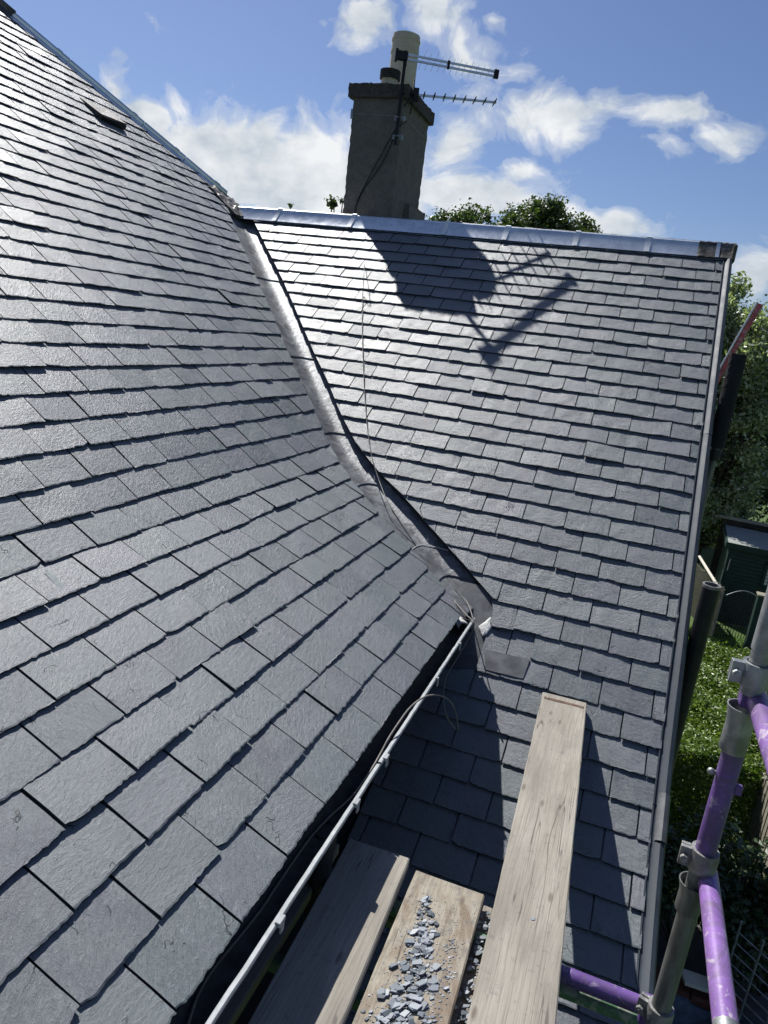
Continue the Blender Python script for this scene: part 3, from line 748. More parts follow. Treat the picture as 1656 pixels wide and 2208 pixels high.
mb = MB(); mb.lathe((-.630, oy, -1.514), [(.034, .004), (.034, -.05), (.040, -.05), (.040, .0065), (.034, .0065)], 28); mb.lathe((-.630, oy, -1.514), [(.034, .0015), (.001, .0015)], 28, 0)
obj('gutter_outlet', mb, 'pvc_black', gut, smooth=True, autosmooth=40)
mb = MB(); mb.lathe((-.630, oy, -1.56), [(.036, 0), (.036, -4.6)], 24); obj('downpipe', mb, 'pvc_black', house, smooth=True)
mb = MB(); mb.box((-.93, -1.2, -1.60), (-.692, 3.44, -1.50)); obj('fascia', mb, 'pvc_black', house)

# --- chimney
ch_root = MB()
def rough_box(mb, x0, x1, y0, y1, z0, z1, jit=.004, step=.06, seed=1, mi=0):
    r_ = random.Random(seed)
    nx, ny, nz = max(2, int((x1-x0)/step)), max(2, int((y1-y0)/step)), max(2, int((z1-z0)/step))
    def face(o, a_, b_, na, nb, flip):
        vs = []; fs = []
        for i in range(na+1):
            for j in range(nb+1): vs.append(Vector(o)+Vector(a_)*(i/na)+Vector(b_)*(j/nb))
        for i in range(na):
            for j in range(nb):
                q = (i*(nb+1)+j, (i+1)*(nb+1)+j, (i+1)*(nb+1)+j+1, i*(nb+1)+j+1); fs.append(q[::-1] if flip else q)
        return vs, fs
    disp = {}
    def dsp(p_):
        k = (round(p_.x, 3), round(p_.y, 3), round(p_.z, 3))
        if k not in disp: disp[k] = Vector([r_.gauss(0, jit) for _ in range(3)])
        return p_+disp[k]
    X, Y, Z = (x1-x0, 0, 0), (0, y1-y0, 0), (0, 0, z1-z0)
    for o, a_, b_, na, nb, fl in (((x0,y0,z0), X, Z, nx, nz, False), ((x0,y1,z0), X, Z, nx, nz, True), ((x0,y0,z0), Y, Z, ny, nz, True), ((x1,y0,z0), Y, Z, ny, nz, False), ((x0,y0,z0), X, Y, nx, ny, True), ((x0,y0,z1), X, Y, nx, ny, False)):
        vs, fs = face(o, a_, b_, na, nb, fl); mb.add([dsp(v) for v in vs], fs, mi)
CX0, CX1, CY0, CY1 = -3.115, -2.598, 6.94, 7.74
mb = MB(); rough_box(mb, CX0, CX1, CY0, CY1, -.4, 2.075, .0028, .03, 4)
rough_box(mb, CX0-.0, CX1+.06, CY0+.35, CY1+.10, -.4, 1.20, .003, .04, 5)
ch = obj('chimney', mb, 'roughcast', house)
ch['label'] = 'square roughcast chimney stack behind the wing ridge'
mb = MB(); rough_box(mb, -3.163, -2.558, 6.90, 7.79, 2.058, 2.172, .003, .035, 6)
rough_box(mb, -2.98, -2.80, 6.97, 7.10, 2.17, 2.20, .006, .04, 7)
obj('chimney_cap', mb, 'chimney_cap_stone', ch, smooth=False)
mb = MB()
for x, y, r0 in ((-2.865, 7.50, .20), (-2.86, 7.13, .15)): mb.lathe((x, y, 2.165), [(r0, 0), (r0*.85, .035), (r0*.55, .05)], 20)
obj('mortar_bed', mb, 'mortar', ch, smooth=True)
def px_at_y(px, py, y): d = ray(px, py); return Vector(d*(y/d[1]))
tp = px_at_y(877, 78, 7.50); r0 = .138
zt_ = tp.z
mb = MB(); hh = zt_-2.19
mb.lathe((tp.x, 7.50, 2.19), [(r0*1.0, 0), (r0*1.0, hh*.72), (r0*1.035, hh*.725), (r0*1.035, hh*.76), (r0*1.0, hh*.765), (r0*1.0, hh*.90), (r0*1.04, hh*.905), (r0*1.04, hh*.935), (r0*1.0, hh*.94), (r0*.98, hh), (r0*.86, hh), (r0*.86, hh-.30)], 40)
cp1 = obj('chimney_pot', mb, 'clay_buff', ch, smooth=True, autosmooth=40); cp1['label'] = 'tall buff cylindrical pot'
tb = px_at_y(842, 158, 7.13)
mb = MB(); zz = tb.z
mb.lathe((tb.x, 7.13, 0), [(.082, 2.17), (.080, zz-.055)], 32, 1)
pr_ = [(.082, zz-.06)]
for k in range(4): pr_ += [(.100, zz-.056+k*.018), (.100, zz-.046+k*.018), (.090, zz-.044+k*.018)]
pr_ += [(.100, zz+.018), (.075, zz+.02), (.075, zz-.1)]
mb.lathe((tb.x, 7.13, 0), pr_, 32, 0)
cp2 = obj('chimney_pot', mb, ['clay_dark', 'clay_buff'], ch, smooth=True, autosmooth=40); cp2['label'] = 'short pot with a black ribbed cowl'

# ------------------------------------------------------------------ aerials (strapped to the chimney)
mast_b = px_at_y(856, 312, 6.885); mast_t = px_at_y(872, 110, 6.885); mast_t.x = mast_b.x = (mast_b.x+mast_t.x)/2
ae = thing('television_aerial', (mast_b.x, 6.885, mast_b.z), 'two television aerials on one black mast strapped to the chimney', 'aerial')
mb = MB(); mb.tube([mast_b, mast_t], .0155, 14); obj('mast', mb, 'cable_black', ae, smooth=True, autosmooth=50)
for zf in (.26, .08):
    z_ = mast_b.z+zf*.9
    mb = MB(); mb.box((mast_b.x-.05, 6.905, z_-.02), (mast_b.x+.05, 6.935, z_+.02)); mb.tube([(mast_b.x-.04, 6.93, z_), (mast_b.x-.03, 6.865, z_), (mast_b.x+.03, 6.865, z_), (mast_b.x+.04, 6.93, z_)], .004, 6)
    obj('bracket', mb, 'galvanised_tube', ae)
# lashing wire round the stack
mb = MB(); z_ = mast_b.z+.26; e = .006
mb.tube([(mast_b.x, CY0-e, z_), (CX0-e, CY0-e, z_+.01), (CX0-e, CY1+e, z_+.01), (CX1+e, CY1+e, z_), (CX1+e, CY0-e, z_), (mast_b.x, CY0-e, z_)], .0025, 6); 
mb.box((CX0-.014, CY0-.012, z_-.035), (CX0+.012, CY0-.001, z_+.05)); obj('lashing_wire', mb, 'galvanised_tube', ae)
# upper log-periodic aerial
ut = px_at_y(1070, 160, 7.28); um = Vector((mast_t.x, 6.885, mast_t.z-.045))
def aerial(root_pt, tip, double, n_el, len0, len1, name, tiltv):
    mb = MB(); d = (tip-root_pt); L_ = d.length; d.normalize(); side = Vector((0, 0, 1)); perp = (side-d*side.dot(d)).normalized(); lat = d.cross(perp)
    if double:
        for s_ in (-1, 1): mb.obox(root_pt+d*(L_/2+.0)+perp*.019*s_, d*(L_/2), perp*.0085, lat*.0085)
    else: mb.obox(root_pt+d*(L_/2), d*(L_/2), perp*.009, lat*.009)
    bo = obj('boom', mb, 'aluminium', ae)
    mb = MB(); 
    if double:
        mb.obox(tip, d*.022, perp*.036, lat*.016); obj('end_cap', mb, 'cable_black', ae); mb = MB(); mb.obox(root_pt+d*(L_*.47), d*.011, perp*.034, lat*.014); obj('boom_spacer', mb, 'cable_black', ae); mb = MB(); mb.obox(root_pt-d*.085, d*.012, perp*.05, lat*.03); obj('balun_box', mb, 'cable_black', ae, bevel=.004); mb = MB(); mb.obox(root_pt-d*.03, d*.05, perp*.034, lat*.03)
    else:
        mb.tube([root_pt+d*-.02+perp*.02, root_pt-d*.10+perp*.0, root_pt-d*.13-perp*.03], .010, 8); obj('tail_rod', mb, 'cable_black', ae); mb = MB(); mb.obox(root_pt+d*.02, d*.024, perp*.055, lat*.02)
    obj('plastic_housing', mb, 'cable_black', ae)
    ev = (perp+d*tiltv).normalized()
    for k in range(n_el):
        f = .12+.86*k/(n_el-1); c = root_pt+d*L_*f; ln = len0+(len1-len0)*f
        mb = MB()
        if double:
            sgn = 1 if k % 2 else -1
            mb.tube([c+perp*.019+ev*ln*(1 if sgn > 0 else .7), c-perp*.019-ev*ln], .002, 6)
            obj('rod_element', mb, 'aluminium', ae)
        else:
            hz = Vector((-d.y, d.x, 0)).normalized(); mb.tube([c-hz*.115, c-hz*.02, c+hz*.02, c+hz*.115], .0045, 6, radii=[.0045, .0085, .0085, .0045]); obj('rod_element', mb, 'cable_black', ae)
aerial(um, ut, True, 14, .085, .035, 'u', .45)
lt = px_at_y(1070, 221, 7.28); lm = px_at_y(893, 204, 6.99)
aerial(lm, lt, False, 8, .045, .06, 'l', 0)
mb = MB()
a_ = px_at_y(893, 172, 6.99); b_ = px_at_y(884, 246, 6.97); mb.tube([a_, lm, b_], .007, 8)
a_ = px_at_y(872, 228, 6.9); mb.tube([a_, lm], .008, 8); mb.tube([Vector((mast_b.x, 6.885, lm.z-.02)), lm], .011, 8)
obj('reflector_arm', mb, 'cable_black', ae, smooth=True)

# ------------------------------------------------------------------ cables
def spline(pts, n=10):
    pts = [Vector(p) for p in pts]; out = []
    for i in range(len(pts)-1):
        p0, p1, p2, p3 = pts[max(i-1, 0)], pts[i], pts[i+1], pts[min(i+2, len(pts)-1)]
        for k in range(n):
            t_ = k/n; out.append(.5*((2*p1)+(p2-p0)*t_+(2*p0-5*p1+4*p2-p3)*t_*t_+(3*p1-p0-3*p2+p3)*t_**3))
    return out+[pts[-1]]
def cable(name, pts, r, m_, label, cat='cable', group=None):
    P_ = spline(pts, 8); mb = MB(); mb.tube(P_, r, 8)
    o = obj(name, mb, m_, None, smooth=True, org=P_[0]); tag(o, label, cat, group); return o
f_ = CY0-.012
pc = [px_at_y(873, 118, 6.86), px_at_y(876, 140, 6.86), px_at_y(866, 170, 6.865), px_at_y(864, 220, 6.865), px_at_y(860, 262, 6.86), px_at_y(846, 290, f_), px_at_y(800, 374, f_), px_at_y(772, 430, f_), px_at_y(763, 462, 6.80)]
cable('aerial_cable', pc, .0042, 'cable_black', 'black aerial cable hanging left of its twin down the chimney face')
pc = [px_at_y(878, 260, 6.91), px_at_y(852, 282, f_), px_at_y(840, 320, f_), px_at_y(816, 364, f_), px_at_y(790, 400, f_), px_at_y(774, 430, f_), px_at_y(765, 464, 6.79)]
cable('aerial_cable', pc, .0042, 'cable_black', 'black aerial cable hanging right of its twin down the chimney face')
pc = [Vector((px_at_y(797, 440, 6.95).x, 6.95, 1.05)), px_at_y(797, 462, 6.66)+Vector((0, 0, .02))]
for px, py in ((793, 478), (789, 520), (786, 570), (782, 640), (781, 700), (783, 780), (787, 860), (793, 930), (802, 985), (817, 1035)): pc.append(onB(px, py, .040))
def vly(px, py, z):  d = ray(px, py); return Vector(d*(z/d[2]))
pc += [vly(835, 1080, -1.06), vly(857, 1116, -1.13), vly(886, 1160, -1.22), vly(917, 1204, -1.31), vly(945, 1240, -1.37), vly(985, 1275, -1.41), vly(1008, 1300, -1.43), vly(1020, 1334, -1.425)]
cable('roof_cable', pc, .0031, 'cable_grey', 'thin grey cable running from the ridge down the wing slope into the valley')
pc = [vly(845, 1100, -1.10), vly(872, 1140, -1.18), vly(905, 1188, -1.28), vly(945, 1246, -1.38), vly(975, 1290, -1.42), vly(1005, 1325, -1.43), vly(1022, 1345, -1.43), vly(1008, 1380, -1.55), vly(985, 1420, -1.60), vly(962, 1460, -1.64), vly(956, 1500, -1.68), vly(960, 1535, -1.72), vly(972, 1560, -1.78), vly(987, 1572, -1.80), vly(982, 1535, -1.70), vly(968, 1510, -1.60), vly(944, 1499, -1.50), vly(915, 1503, -1.42), vly(885, 1525, -1.40), vly(860, 1558, -1.405), vly(838, 1592, -1.43), vly(822, 1622, -1.455), vly(800, 1660, -1.475), vly(760, 1716, -1.500), vly(712, 1760, -1.500), vly(668, 1808, -1.500), vly(610, 1890, -1.500), vly(560, 1965, -1.500), vly(500, 2040, -1.500), vly(460, 2090, -1.500), vly(425, 2150, -1.500), vly(400, 2230, -1.500)]
cable('gutter_cable', pc, .0037, 'cable_grey', 'slack dark cable looping out at the valley foot and lying in the gutter')

# ------------------------------------------------------------------ scaffold boards
def board(name, c0, c1, w0, top, m_, label, th=.038, y_near=-.6, strap=False, seed=1, grp=None):
    """c0=(x,y) left far corner, c1=(x,y) a point of the left edge nearer"""
    r_ = random.Random(seed); d = Vector((c1[0]-c0[0], c1[1]-c0[1], 0)); L_ = (c0[1]-y_near); d = d.normalized(); rgt = Vector((-d.y, d.x, 0));
    if rgt.x < 0: rgt = -rgt
    n_ = 60; vs = []; sec = [(0, 0), (0, 1), (.012, 1), (.03, 1)]
    prof_ = [(0.0, -th), (0, -.004), (.004, 0), (w0*.33, -.0008), (w0*.66, 0.0004), (w0-.004, 0), (w0, -.004), (w0, -th)]
    O = Vector((c0[0], c0[1], top)); k = len(prof_); fs = []
    for i in range(n_+1):
        for j, (a_, b_) in enumerate(prof_):
            ja = r_.gauss(0, .0004) if j in (1, 2, 5, 6) else 0; je = r_.gauss(0, .0015) if i == 0 else 0
            vs.append(O+d*(L_*i/n_+je)+rgt*(a_+ja)+Vector((0, 0, b_)))
    for i in range(n_):
        for j in range(k): fs.append((i*k+j, i*k+(j+1) % k, (i+1)*k+(j+1) % k, (i+1)*k+j))
    fs += [tuple(range(k)), tuple(n_*k+j for j in reversed(range(k)))]
    mb = MB(); mb.add(vs, fs)
    root = thing(name, (c0[0]+.11, c0[1]-1, top-th), label, 'scaffold board', grp)
    b = obj('plank', mb, m_, root)
    b.data.polygons.foreach_set('use_smooth', [False]*len(b.data.polygons))
    if strap:
        mb = MB(); c = O+d*.055+rgt*(w0/2)+Vector((0, 0, .0006)); mb.obox(c, rgt*(w0/2-.012), d*.010, Vector((0, 0, .0012)))
        obj('end_band', mb, 'rust', root)
        for q in (.03, .195):
            mb = MB(); mb.lathe(O+d*.055+rgt*q+Vector((0, 0, .0018)), [(.005, 0), (.004, .002), (.0005, .003)], 10)
            obj('nail', mb, 'coupler_steel', root)
    return root
GB = 'scaffold boards on the roof corner'
board('scaffold_board', (-.148, 3.332), (-.0895, 1.468), .217, -1.674, 'board_wood', 'pale weathered board with a metal end band resting on the wing slates', strap=True, seed=2, grp=GB)
board('scaffold_board', (-.366, 1.900), (-.357, 1.33), .229, -1.690, 'stained_board_wood', 'brown stained board covered in slate chips, in the middle', seed=3, grp=GB)
board('scaffold_board', (-.604, 1.898), (-.582, 1.297), .2115, -1.660, 'board_wood', 'mostly shaded board beside the gutter with one sunlit edge', seed=4, grp=GB)
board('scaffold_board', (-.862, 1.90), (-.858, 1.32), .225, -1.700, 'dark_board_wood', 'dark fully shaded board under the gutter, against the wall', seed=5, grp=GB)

# slate chips on the middle board and in the gap beside it
mb = MB(); r_ = random.Random(9)
def chip(mb, c, s_, flat=.28):
    k = r_.choice([4, 5, 5, 6]); a0_ = r_.uniform(0, 6.28); n_ = Vector((r_.gauss(0, .2), r_.gauss(0, .2), 1)).normalized(); e1 = n_.orthogonal().normalized(); e2 = n_.cross(e1)
    ring_ = []
    for i in range(k):
        an = a0_+i*6.283/k+r_.uniform(-.35, .35); rr = s_*r_.uniform(.55, 1.1); ring_.append((e1*math.cos(an)+e2*math.sin(an)*.6)*rr)
    h_ = max(.0008, min(.0024, s_*flat*r_.uniform(.3, .8))); vs = [Vector(c)+v-n_*0 for v in ring_]+[Vector(c)+v*.88+n_*h_ for v in ring_]
    mb.add(vs, [tuple(range(k))[::-1], tuple(range(k, 2*k))]+[(i, (i+1) % k, k+(i+1) % k, k+i) for i in range(k)])
ztop = -1.690
for i in range(2600):
    y = 1.80-1.15*r_.random()**.8; dens = (1.80-y)/1.15
    xc = -.262-.035*math.sin(y*4)+.01*math.sin(y*13); wd = .014+.056*min(1, dens*1.8)
    x = r_.gauss(xc, wd*.75)
    if not -.360 < x < -.145: continue
    s_ = r_.choice([.002, .002, .003, .003, .004, .005, .006, .009, .013, .021])*(1 if dens > .1 else .7)
    chip(mb, (x, y, ztop+s_*.18+(.006*r_.random() if abs(x-xc) < wd*.6 else 0)), s_)
for i in range(1500):
    y = 1.82-1.2*r_.random(); x = r_.gauss(-.25, .05)
    if -.15 > x > -.36: chip(mb, (x, y, ztop+.0006), r_.choice([.001, .0014, .002, .0026]))
for i in range(420):
    y = 1.70-1.0*r_.random(); x = r_.gauss(-.178, .016)
    if -.15 > x > -.36: chip(mb, (x, y, ztop+.001), r_.choice([.002, .003, .004, .006]))
for x, y, s_ in ((-.162, 1.53, .013), (-.176, 1.42, .011), (-.172, 1.30, .016), (-.20, 1.22, .014), (-.30, 1.18, .03), (-.285, 1.22, .022)): chip(mb, (x, y, ztop+.003), s_)
tag(obj('slate_chips', mb, 'chip_slate', None, org=(-.26, 1.4, ztop)), 'grey slate chips and dust scattered along the brown stained board', 'slate chips', None, 'stuff')
mb = MB()
for i in range(170):
    y = 1.05+.85*r_.random(); x = r_.gauss(-.112, .014); s_ = r_.choice([.004, .007, .010, .014, .018])
    chip(mb, (x, y, -1.735+r_.random()*.012), s_, .35)
tag(obj('slate_rubble', mb, 'chip_slate', None, org=(-.11, 1.4, -1.73)), 'slate rubble caught in the gap beside the pale board', 'slate rubble', None, 'stuff')
mb = MB(); mb.box((-.135, .0, -1.775), (-.085, 1.92, -1.742)); tag(obj('timber_batten', mb, 'dark_board_wood', None, org=(-.11, 1, -1.775), bevel=.002), 'narrow dark batten below the gap between the two nearest boards', 'batten')
mb = MB(); chip(mb, (.02, 1.86, -1.6735), .012); tag(obj('slate_fragment', mb, 'chip_slate', None, org=(.02, 1.86, -1.673)), 'single small slate fragment lying on the pale board', 'slate fragment')

# ------------------------------------------------------------------ scaffold
sc = thing('scaffold', (.3755, 1.68, -H), 'tubular scaffold corner with purple and galvanised tubes right of the boards', 'scaffold')
SX, SY = .3755, 1.68
mb = MB(); mb.pipe((SX, SY, -.30), (SX, SY, -.60), .0242, .0205); obj('standard', mb, 'galvanised_tube', sc, smooth=True, autosmooth=50)
mb = MB(); mb.tube([(SX, SY, -.60), (SX, SY, -.71)], .0215, 24); obj('spigot', mb, 'galvanised_tube', sc, smooth=True, autosmooth=50)
mb = MB(); mb.tube([(SX, SY, -.80), (SX, SY, -1.17)], .0242, 24); obj('standard', mb, 'purple_paint', sc, smooth=True, autosmooth=50)
mb = MB(); mb.tube([(SX, SY, -1.16), (SX, SY, -H)], .0242, 24); obj('standard', mb, 'dirty_tube', sc, smooth=True, autosmooth=50)
def flare(z0, z1):
    mb = MB(); L_ = z0-z1
    mb.lathe((SX-.004, SY, z1), [(.0285, 0), (.0300, .004), (.0295, L_*.55), (.0300, L_*.7), (.0345, L_*.92), (.0365, L_), (.0335, L_), (.0300, L_*.88), (.0250, L_*.6)], 32)
    mb.lathe((SX-.004, SY, z1), [(.0285, 0), (.0242, 0)], 32)
    return mb
obj('flared_collar', flare(-.745, -.86), 'galvanised_tube', sc, smooth=True, autosmooth=45)
obj('flared_collar', flare(-1.235, -1.32), 'dirty_tube', sc, smooth=True, autosmooth=45)
def coupler(z, m_='coupler_steel', ang=0, parent=sc, cx=SX, cy=SY, s_=1.0):
    mb = MB(); h_ = .028*s_
    mb.lathe((cx, cy, z), [(.0245, -h_), (.0325*s_, -h_), (.034*s_, -h_*.6), (.034*s_, h_*.6), (.0325*s_, h_), (.0245, h_)], 24)
    o = obj('coupler', mb, m_, parent, smooth=True, autosmooth=35)
    mb = MB(); a_ = Vector((math.cos(ang), math.sin(ang), 0)); b_ = Vector((-a_.y, a_.x, 0)); c = Vector((cx, cy, z))
    mb.obox(c+a_*.042*s_+b_*.008, a_*.013, b_*.006, Vector((0, 0, h_*.92))); mb.obox(c+a_*.042*s_-b_*.012, a_*.011, b_*.005, Vector((0, 0, h_*.75)))
    mb.tube([c+a_*.044*s_-b_*.034, c+a_*.044*s_+b_*.030], .0052, 8); mb.tube([c+a_*.044*s_+b_*.018, c+a_*.044*s_+b_*.028], .0105, 6)
    q = obj('clamp_bolt', mb, m_, o, bevel=.0015)
    return o
coupler(-.660, 'galvanised_tube', math.pi*1.02)
coupler(-1.165, 'coupler_steel', math.pi*.98)
coupler(-1.655, 'coupler_steel', math.pi*.9)
mb = MB(); mb.tube([(SX+.020, 1.705, -.725), (SX+.020, -1.2, -.725)], .0242, 24); 
obj('guard_rail', mb, 'worn_purple_paint', sc, smooth=True, autosmooth=50)
mb = MB(); mb.tube([(SX+.022, 1.70, -1.212), (SX+.022, 1.262, -1.212)], .0242, 24); gr = obj('guard_rail', mb, 'worn_purple_paint', sc, smooth=True, autosmooth=50)
mb = MB(); mb.tube([(SX+.022, 1.264, -1.212), (SX+.022, -1.2, -1.212)], .0240, 24); obj('guard_rail', mb, 'galvanised_tube', sc, smooth=True, autosmooth=50)
for z in (-.725, -1.212):
    mb = MB(); mb.obox((SX+.006, 1.70, z), (.022, 0, 0), (0, .022, 0), (0, 0, .026)); obj('coupler', mb, 'purple_paint', sc, bevel=.008)
mb = MB(); mb.lathe((SX-.036, SY-.005, -.925), [(.0008, -.009), (.007, -.006), (.009, 0), (.007, .006), (.0008, .009)], 12); mb.tube([(SX-.036, SY-.005, -.925), (SX-.02, SY, -.925)], .004, 8); obj('lock_pin', mb, 'galvanised_tube', sc, smooth=True)
mb = MB(); mb.obox((SX+.031, SY+.0, -.955), (.008, 0, 0), (0, .008, 0), (0, 0, .012)); obj('lug', mb, 'purple_paint', sc, bevel=.002)
# ledgers and transoms carrying the boards
mb = MB(); mb.tube([(-.02, 1.785, -1.752), (SX+.03, 1.785, -1.752)], .0242, 24); obj('ledger', mb, 'purple_paint', sc, smooth=True, autosmooth=50)
mb = MB(); mb.tube([(-.75, 1.785, -1.7525), (-.018, 1.785, -1.752)], .0240, 24); obj('ledger', mb, 'green_paint', sc, smooth=True, autosmooth=50)
mb = MB(); mb.tube([(-.75, 1.80, -1.815), (SX+.02, 1.80, -1.815)], .0242, 24); obj('ledger', mb, 'green_paint', sc, smooth=True, autosmooth=50)
mb = MB(); mb.tube([(-.75, 1.45, -1.753), (SX+.30, 1.45, -1.753)], .0242, 24); obj('ledger', mb, 'green_paint', sc, smooth=True, autosmooth=50)
mb = MB(); mb.tube([(SX+.015, 1.72, -1.735), (SX+.015, -1.2, -1.735)], .0242, 24); obj('ledger', mb, 'worn_purple_paint', sc, smooth=True, autosmooth=50)
mb = MB(); mb.obox((SX-.005, 1.76, -1.735), (.030, 0, 0), (0, .03, 0), (0, 0, .032)); obj('coupler', mb, 'purple_paint', sc, bevel=.01)
for y in (.2, -1.0):
    mb = MB(); mb.tube([(-.75, y, -1.753), (SX+.3, y, -1.753)], .0242, 20); obj('ledger', mb, 'galvanised_tube', sc, smooth=True, autosmooth=50)
mb = MB(); mb.tube([(SX, -1.1, .1), (SX, -1.1, -H)], .0242, 20); obj('standard', mb, 'dirty_tube', sc, smooth=True, autosmooth=50)

# uprights standing beyond the verge
def axis_at(px, py, x): d = ray(px, py); return Vector(d*(x/d[0]))
p1 = axis_at(1593, 764, .565)
th1 = thing('sleeved_scaffold_pole', (p1.x, p1.y, -H), 'dark upright scaffold pole with a thick black foam sleeve beyond the verge', 'scaffold pole')
mb = MB(); r_ = random.Random(4)
zz1 = p1.z-.62
n_ = 26; rows = []
for i in range(n_+1):
    z = p1.z+(zz1-p1.z)*i/n_; rows.append([(p1.x+.052*math.cos(2*math.pi*k/20)*(1+r_.gauss(0, .02)), p1.y+.052*math.sin(2*math.pi*k/20)*(1+r_.gauss(0, .02)), z+(r_.gauss(0, .003) if i == 0 else 0)) for k in range(20)])
vs = [v for q in rows for v in q]; fs = [(i*20+k, i*20+(k+1) % 20, (i+1)*20+(k+1) % 20, (i+1)*20+k) for i in range(n_) for k in range(20)]; fs.append(tuple(range(20))); fs.append(tuple(n_*20+k for k in range(20)))
mb.add(vs, [f[::-1] for f in fs]); obj('foam_sleeve', mb, 'black_foam', th1, smooth=False)
mb = MB(); mb.tube([(p1.x, p1.y, zz1+.05), (p1.x, p1.y, -H)], .0242, 20); obj('pole', mb, 'dirty_tube', th1, smooth=True, autosmooth=50)
coupler(zz1-.05, 'dark_metal', .4, th1, p1.x, p1.y, 1.25)
p3 = axis_at(1535, 1262, .548)
th3 = thing('open_black_tube', (p3.x, p3.y, -H), 'black hollow upright tube with an open top beside the lower verge', 'scaffold pole')
mb = MB(); mb.pipe((p3.x, p3.y, p3.z), (p3.x, p3.y, -H), .0435, .037, 32); obj('pipe', mb, 'pvc_black', th3, smooth=True, autosmooth=50)
mb = MB(); mb.pipe((p3.x, p3.y, p3.z+.004), (p3.x, p3.y, p3.z-.012), .045, .0365, 32); obj('rim', mb, 'coupler_steel', th3, smooth=True, autosmooth=50)
ra, rb = px_at_y(1640, 656, 8.45), px_at_y(1530, 850, 8.45)
th4 = thing('red_scaffold_pole', tuple(rb), 'slanting red and white painted pole against the trees beyond the gable', 'scaffold pole')
dd = (rb-ra).normalized(); mb = MB(); mb.tube([ra, rb+dd*.9], .026, 16); obj('pole', mb, 'red_white_paint', th4, smooth=True, autosmooth=50)
mb = MB(); sd_ = Vector((-.035, 0, .018)); mb.tube([ra+sd_, rb+dd*.9+sd_], .012, 12); obj('side_rail', mb, 'aluminium', th4, smooth=True, autosmooth=50)
mb = MB(); mb.tube([rb+dd*.5, Vector((rb.x-.1, rb.y, -H))], .0242, 12); obj('pole', mb, 'dirty_tube', th4, smooth=True, autosmooth=50)

# ------------------------------------------------------------------ ground and garden
mb = MB(); N_ = 24
mb.add([(-300, -300, -H), (300, -300, -H), (300, 300, -H), (-300, 300, -H)], [(0, 1, 2, 3)])
m, t, p = mat('ground_grass'); c = oc(t); n1 = t.noise(c, 1.2, 6, .6); n2 = t.noise(c, 40, 4, .7)
setp(t, p, 'Base Color', t.mix(t.ramp(n1, [(.4, 0), (.6, 1)]), t.mix(n2, (.03, .06, .012), (.08, .14, .02)), t.mix(n2, (.05, .085, .018), (.10, .16, .03)))); p.inputs['Roughness'].default_value = .9
setp(t, p, 'Normal', t.bump(n2, .8, .03))
tag(obj('lawn_ground', mb, 'ground_grass'), kind='structure')
mb = MB(); mb.add([(.41, -3, -H+.004), (3.2, -3, -H+.004), (3.2, 7.9, -H+.004), (.41, 7.9, -H+.004)], [(0, 1, 2, 3)]); tag(obj('path', mb, 'paving'), kind='structure')

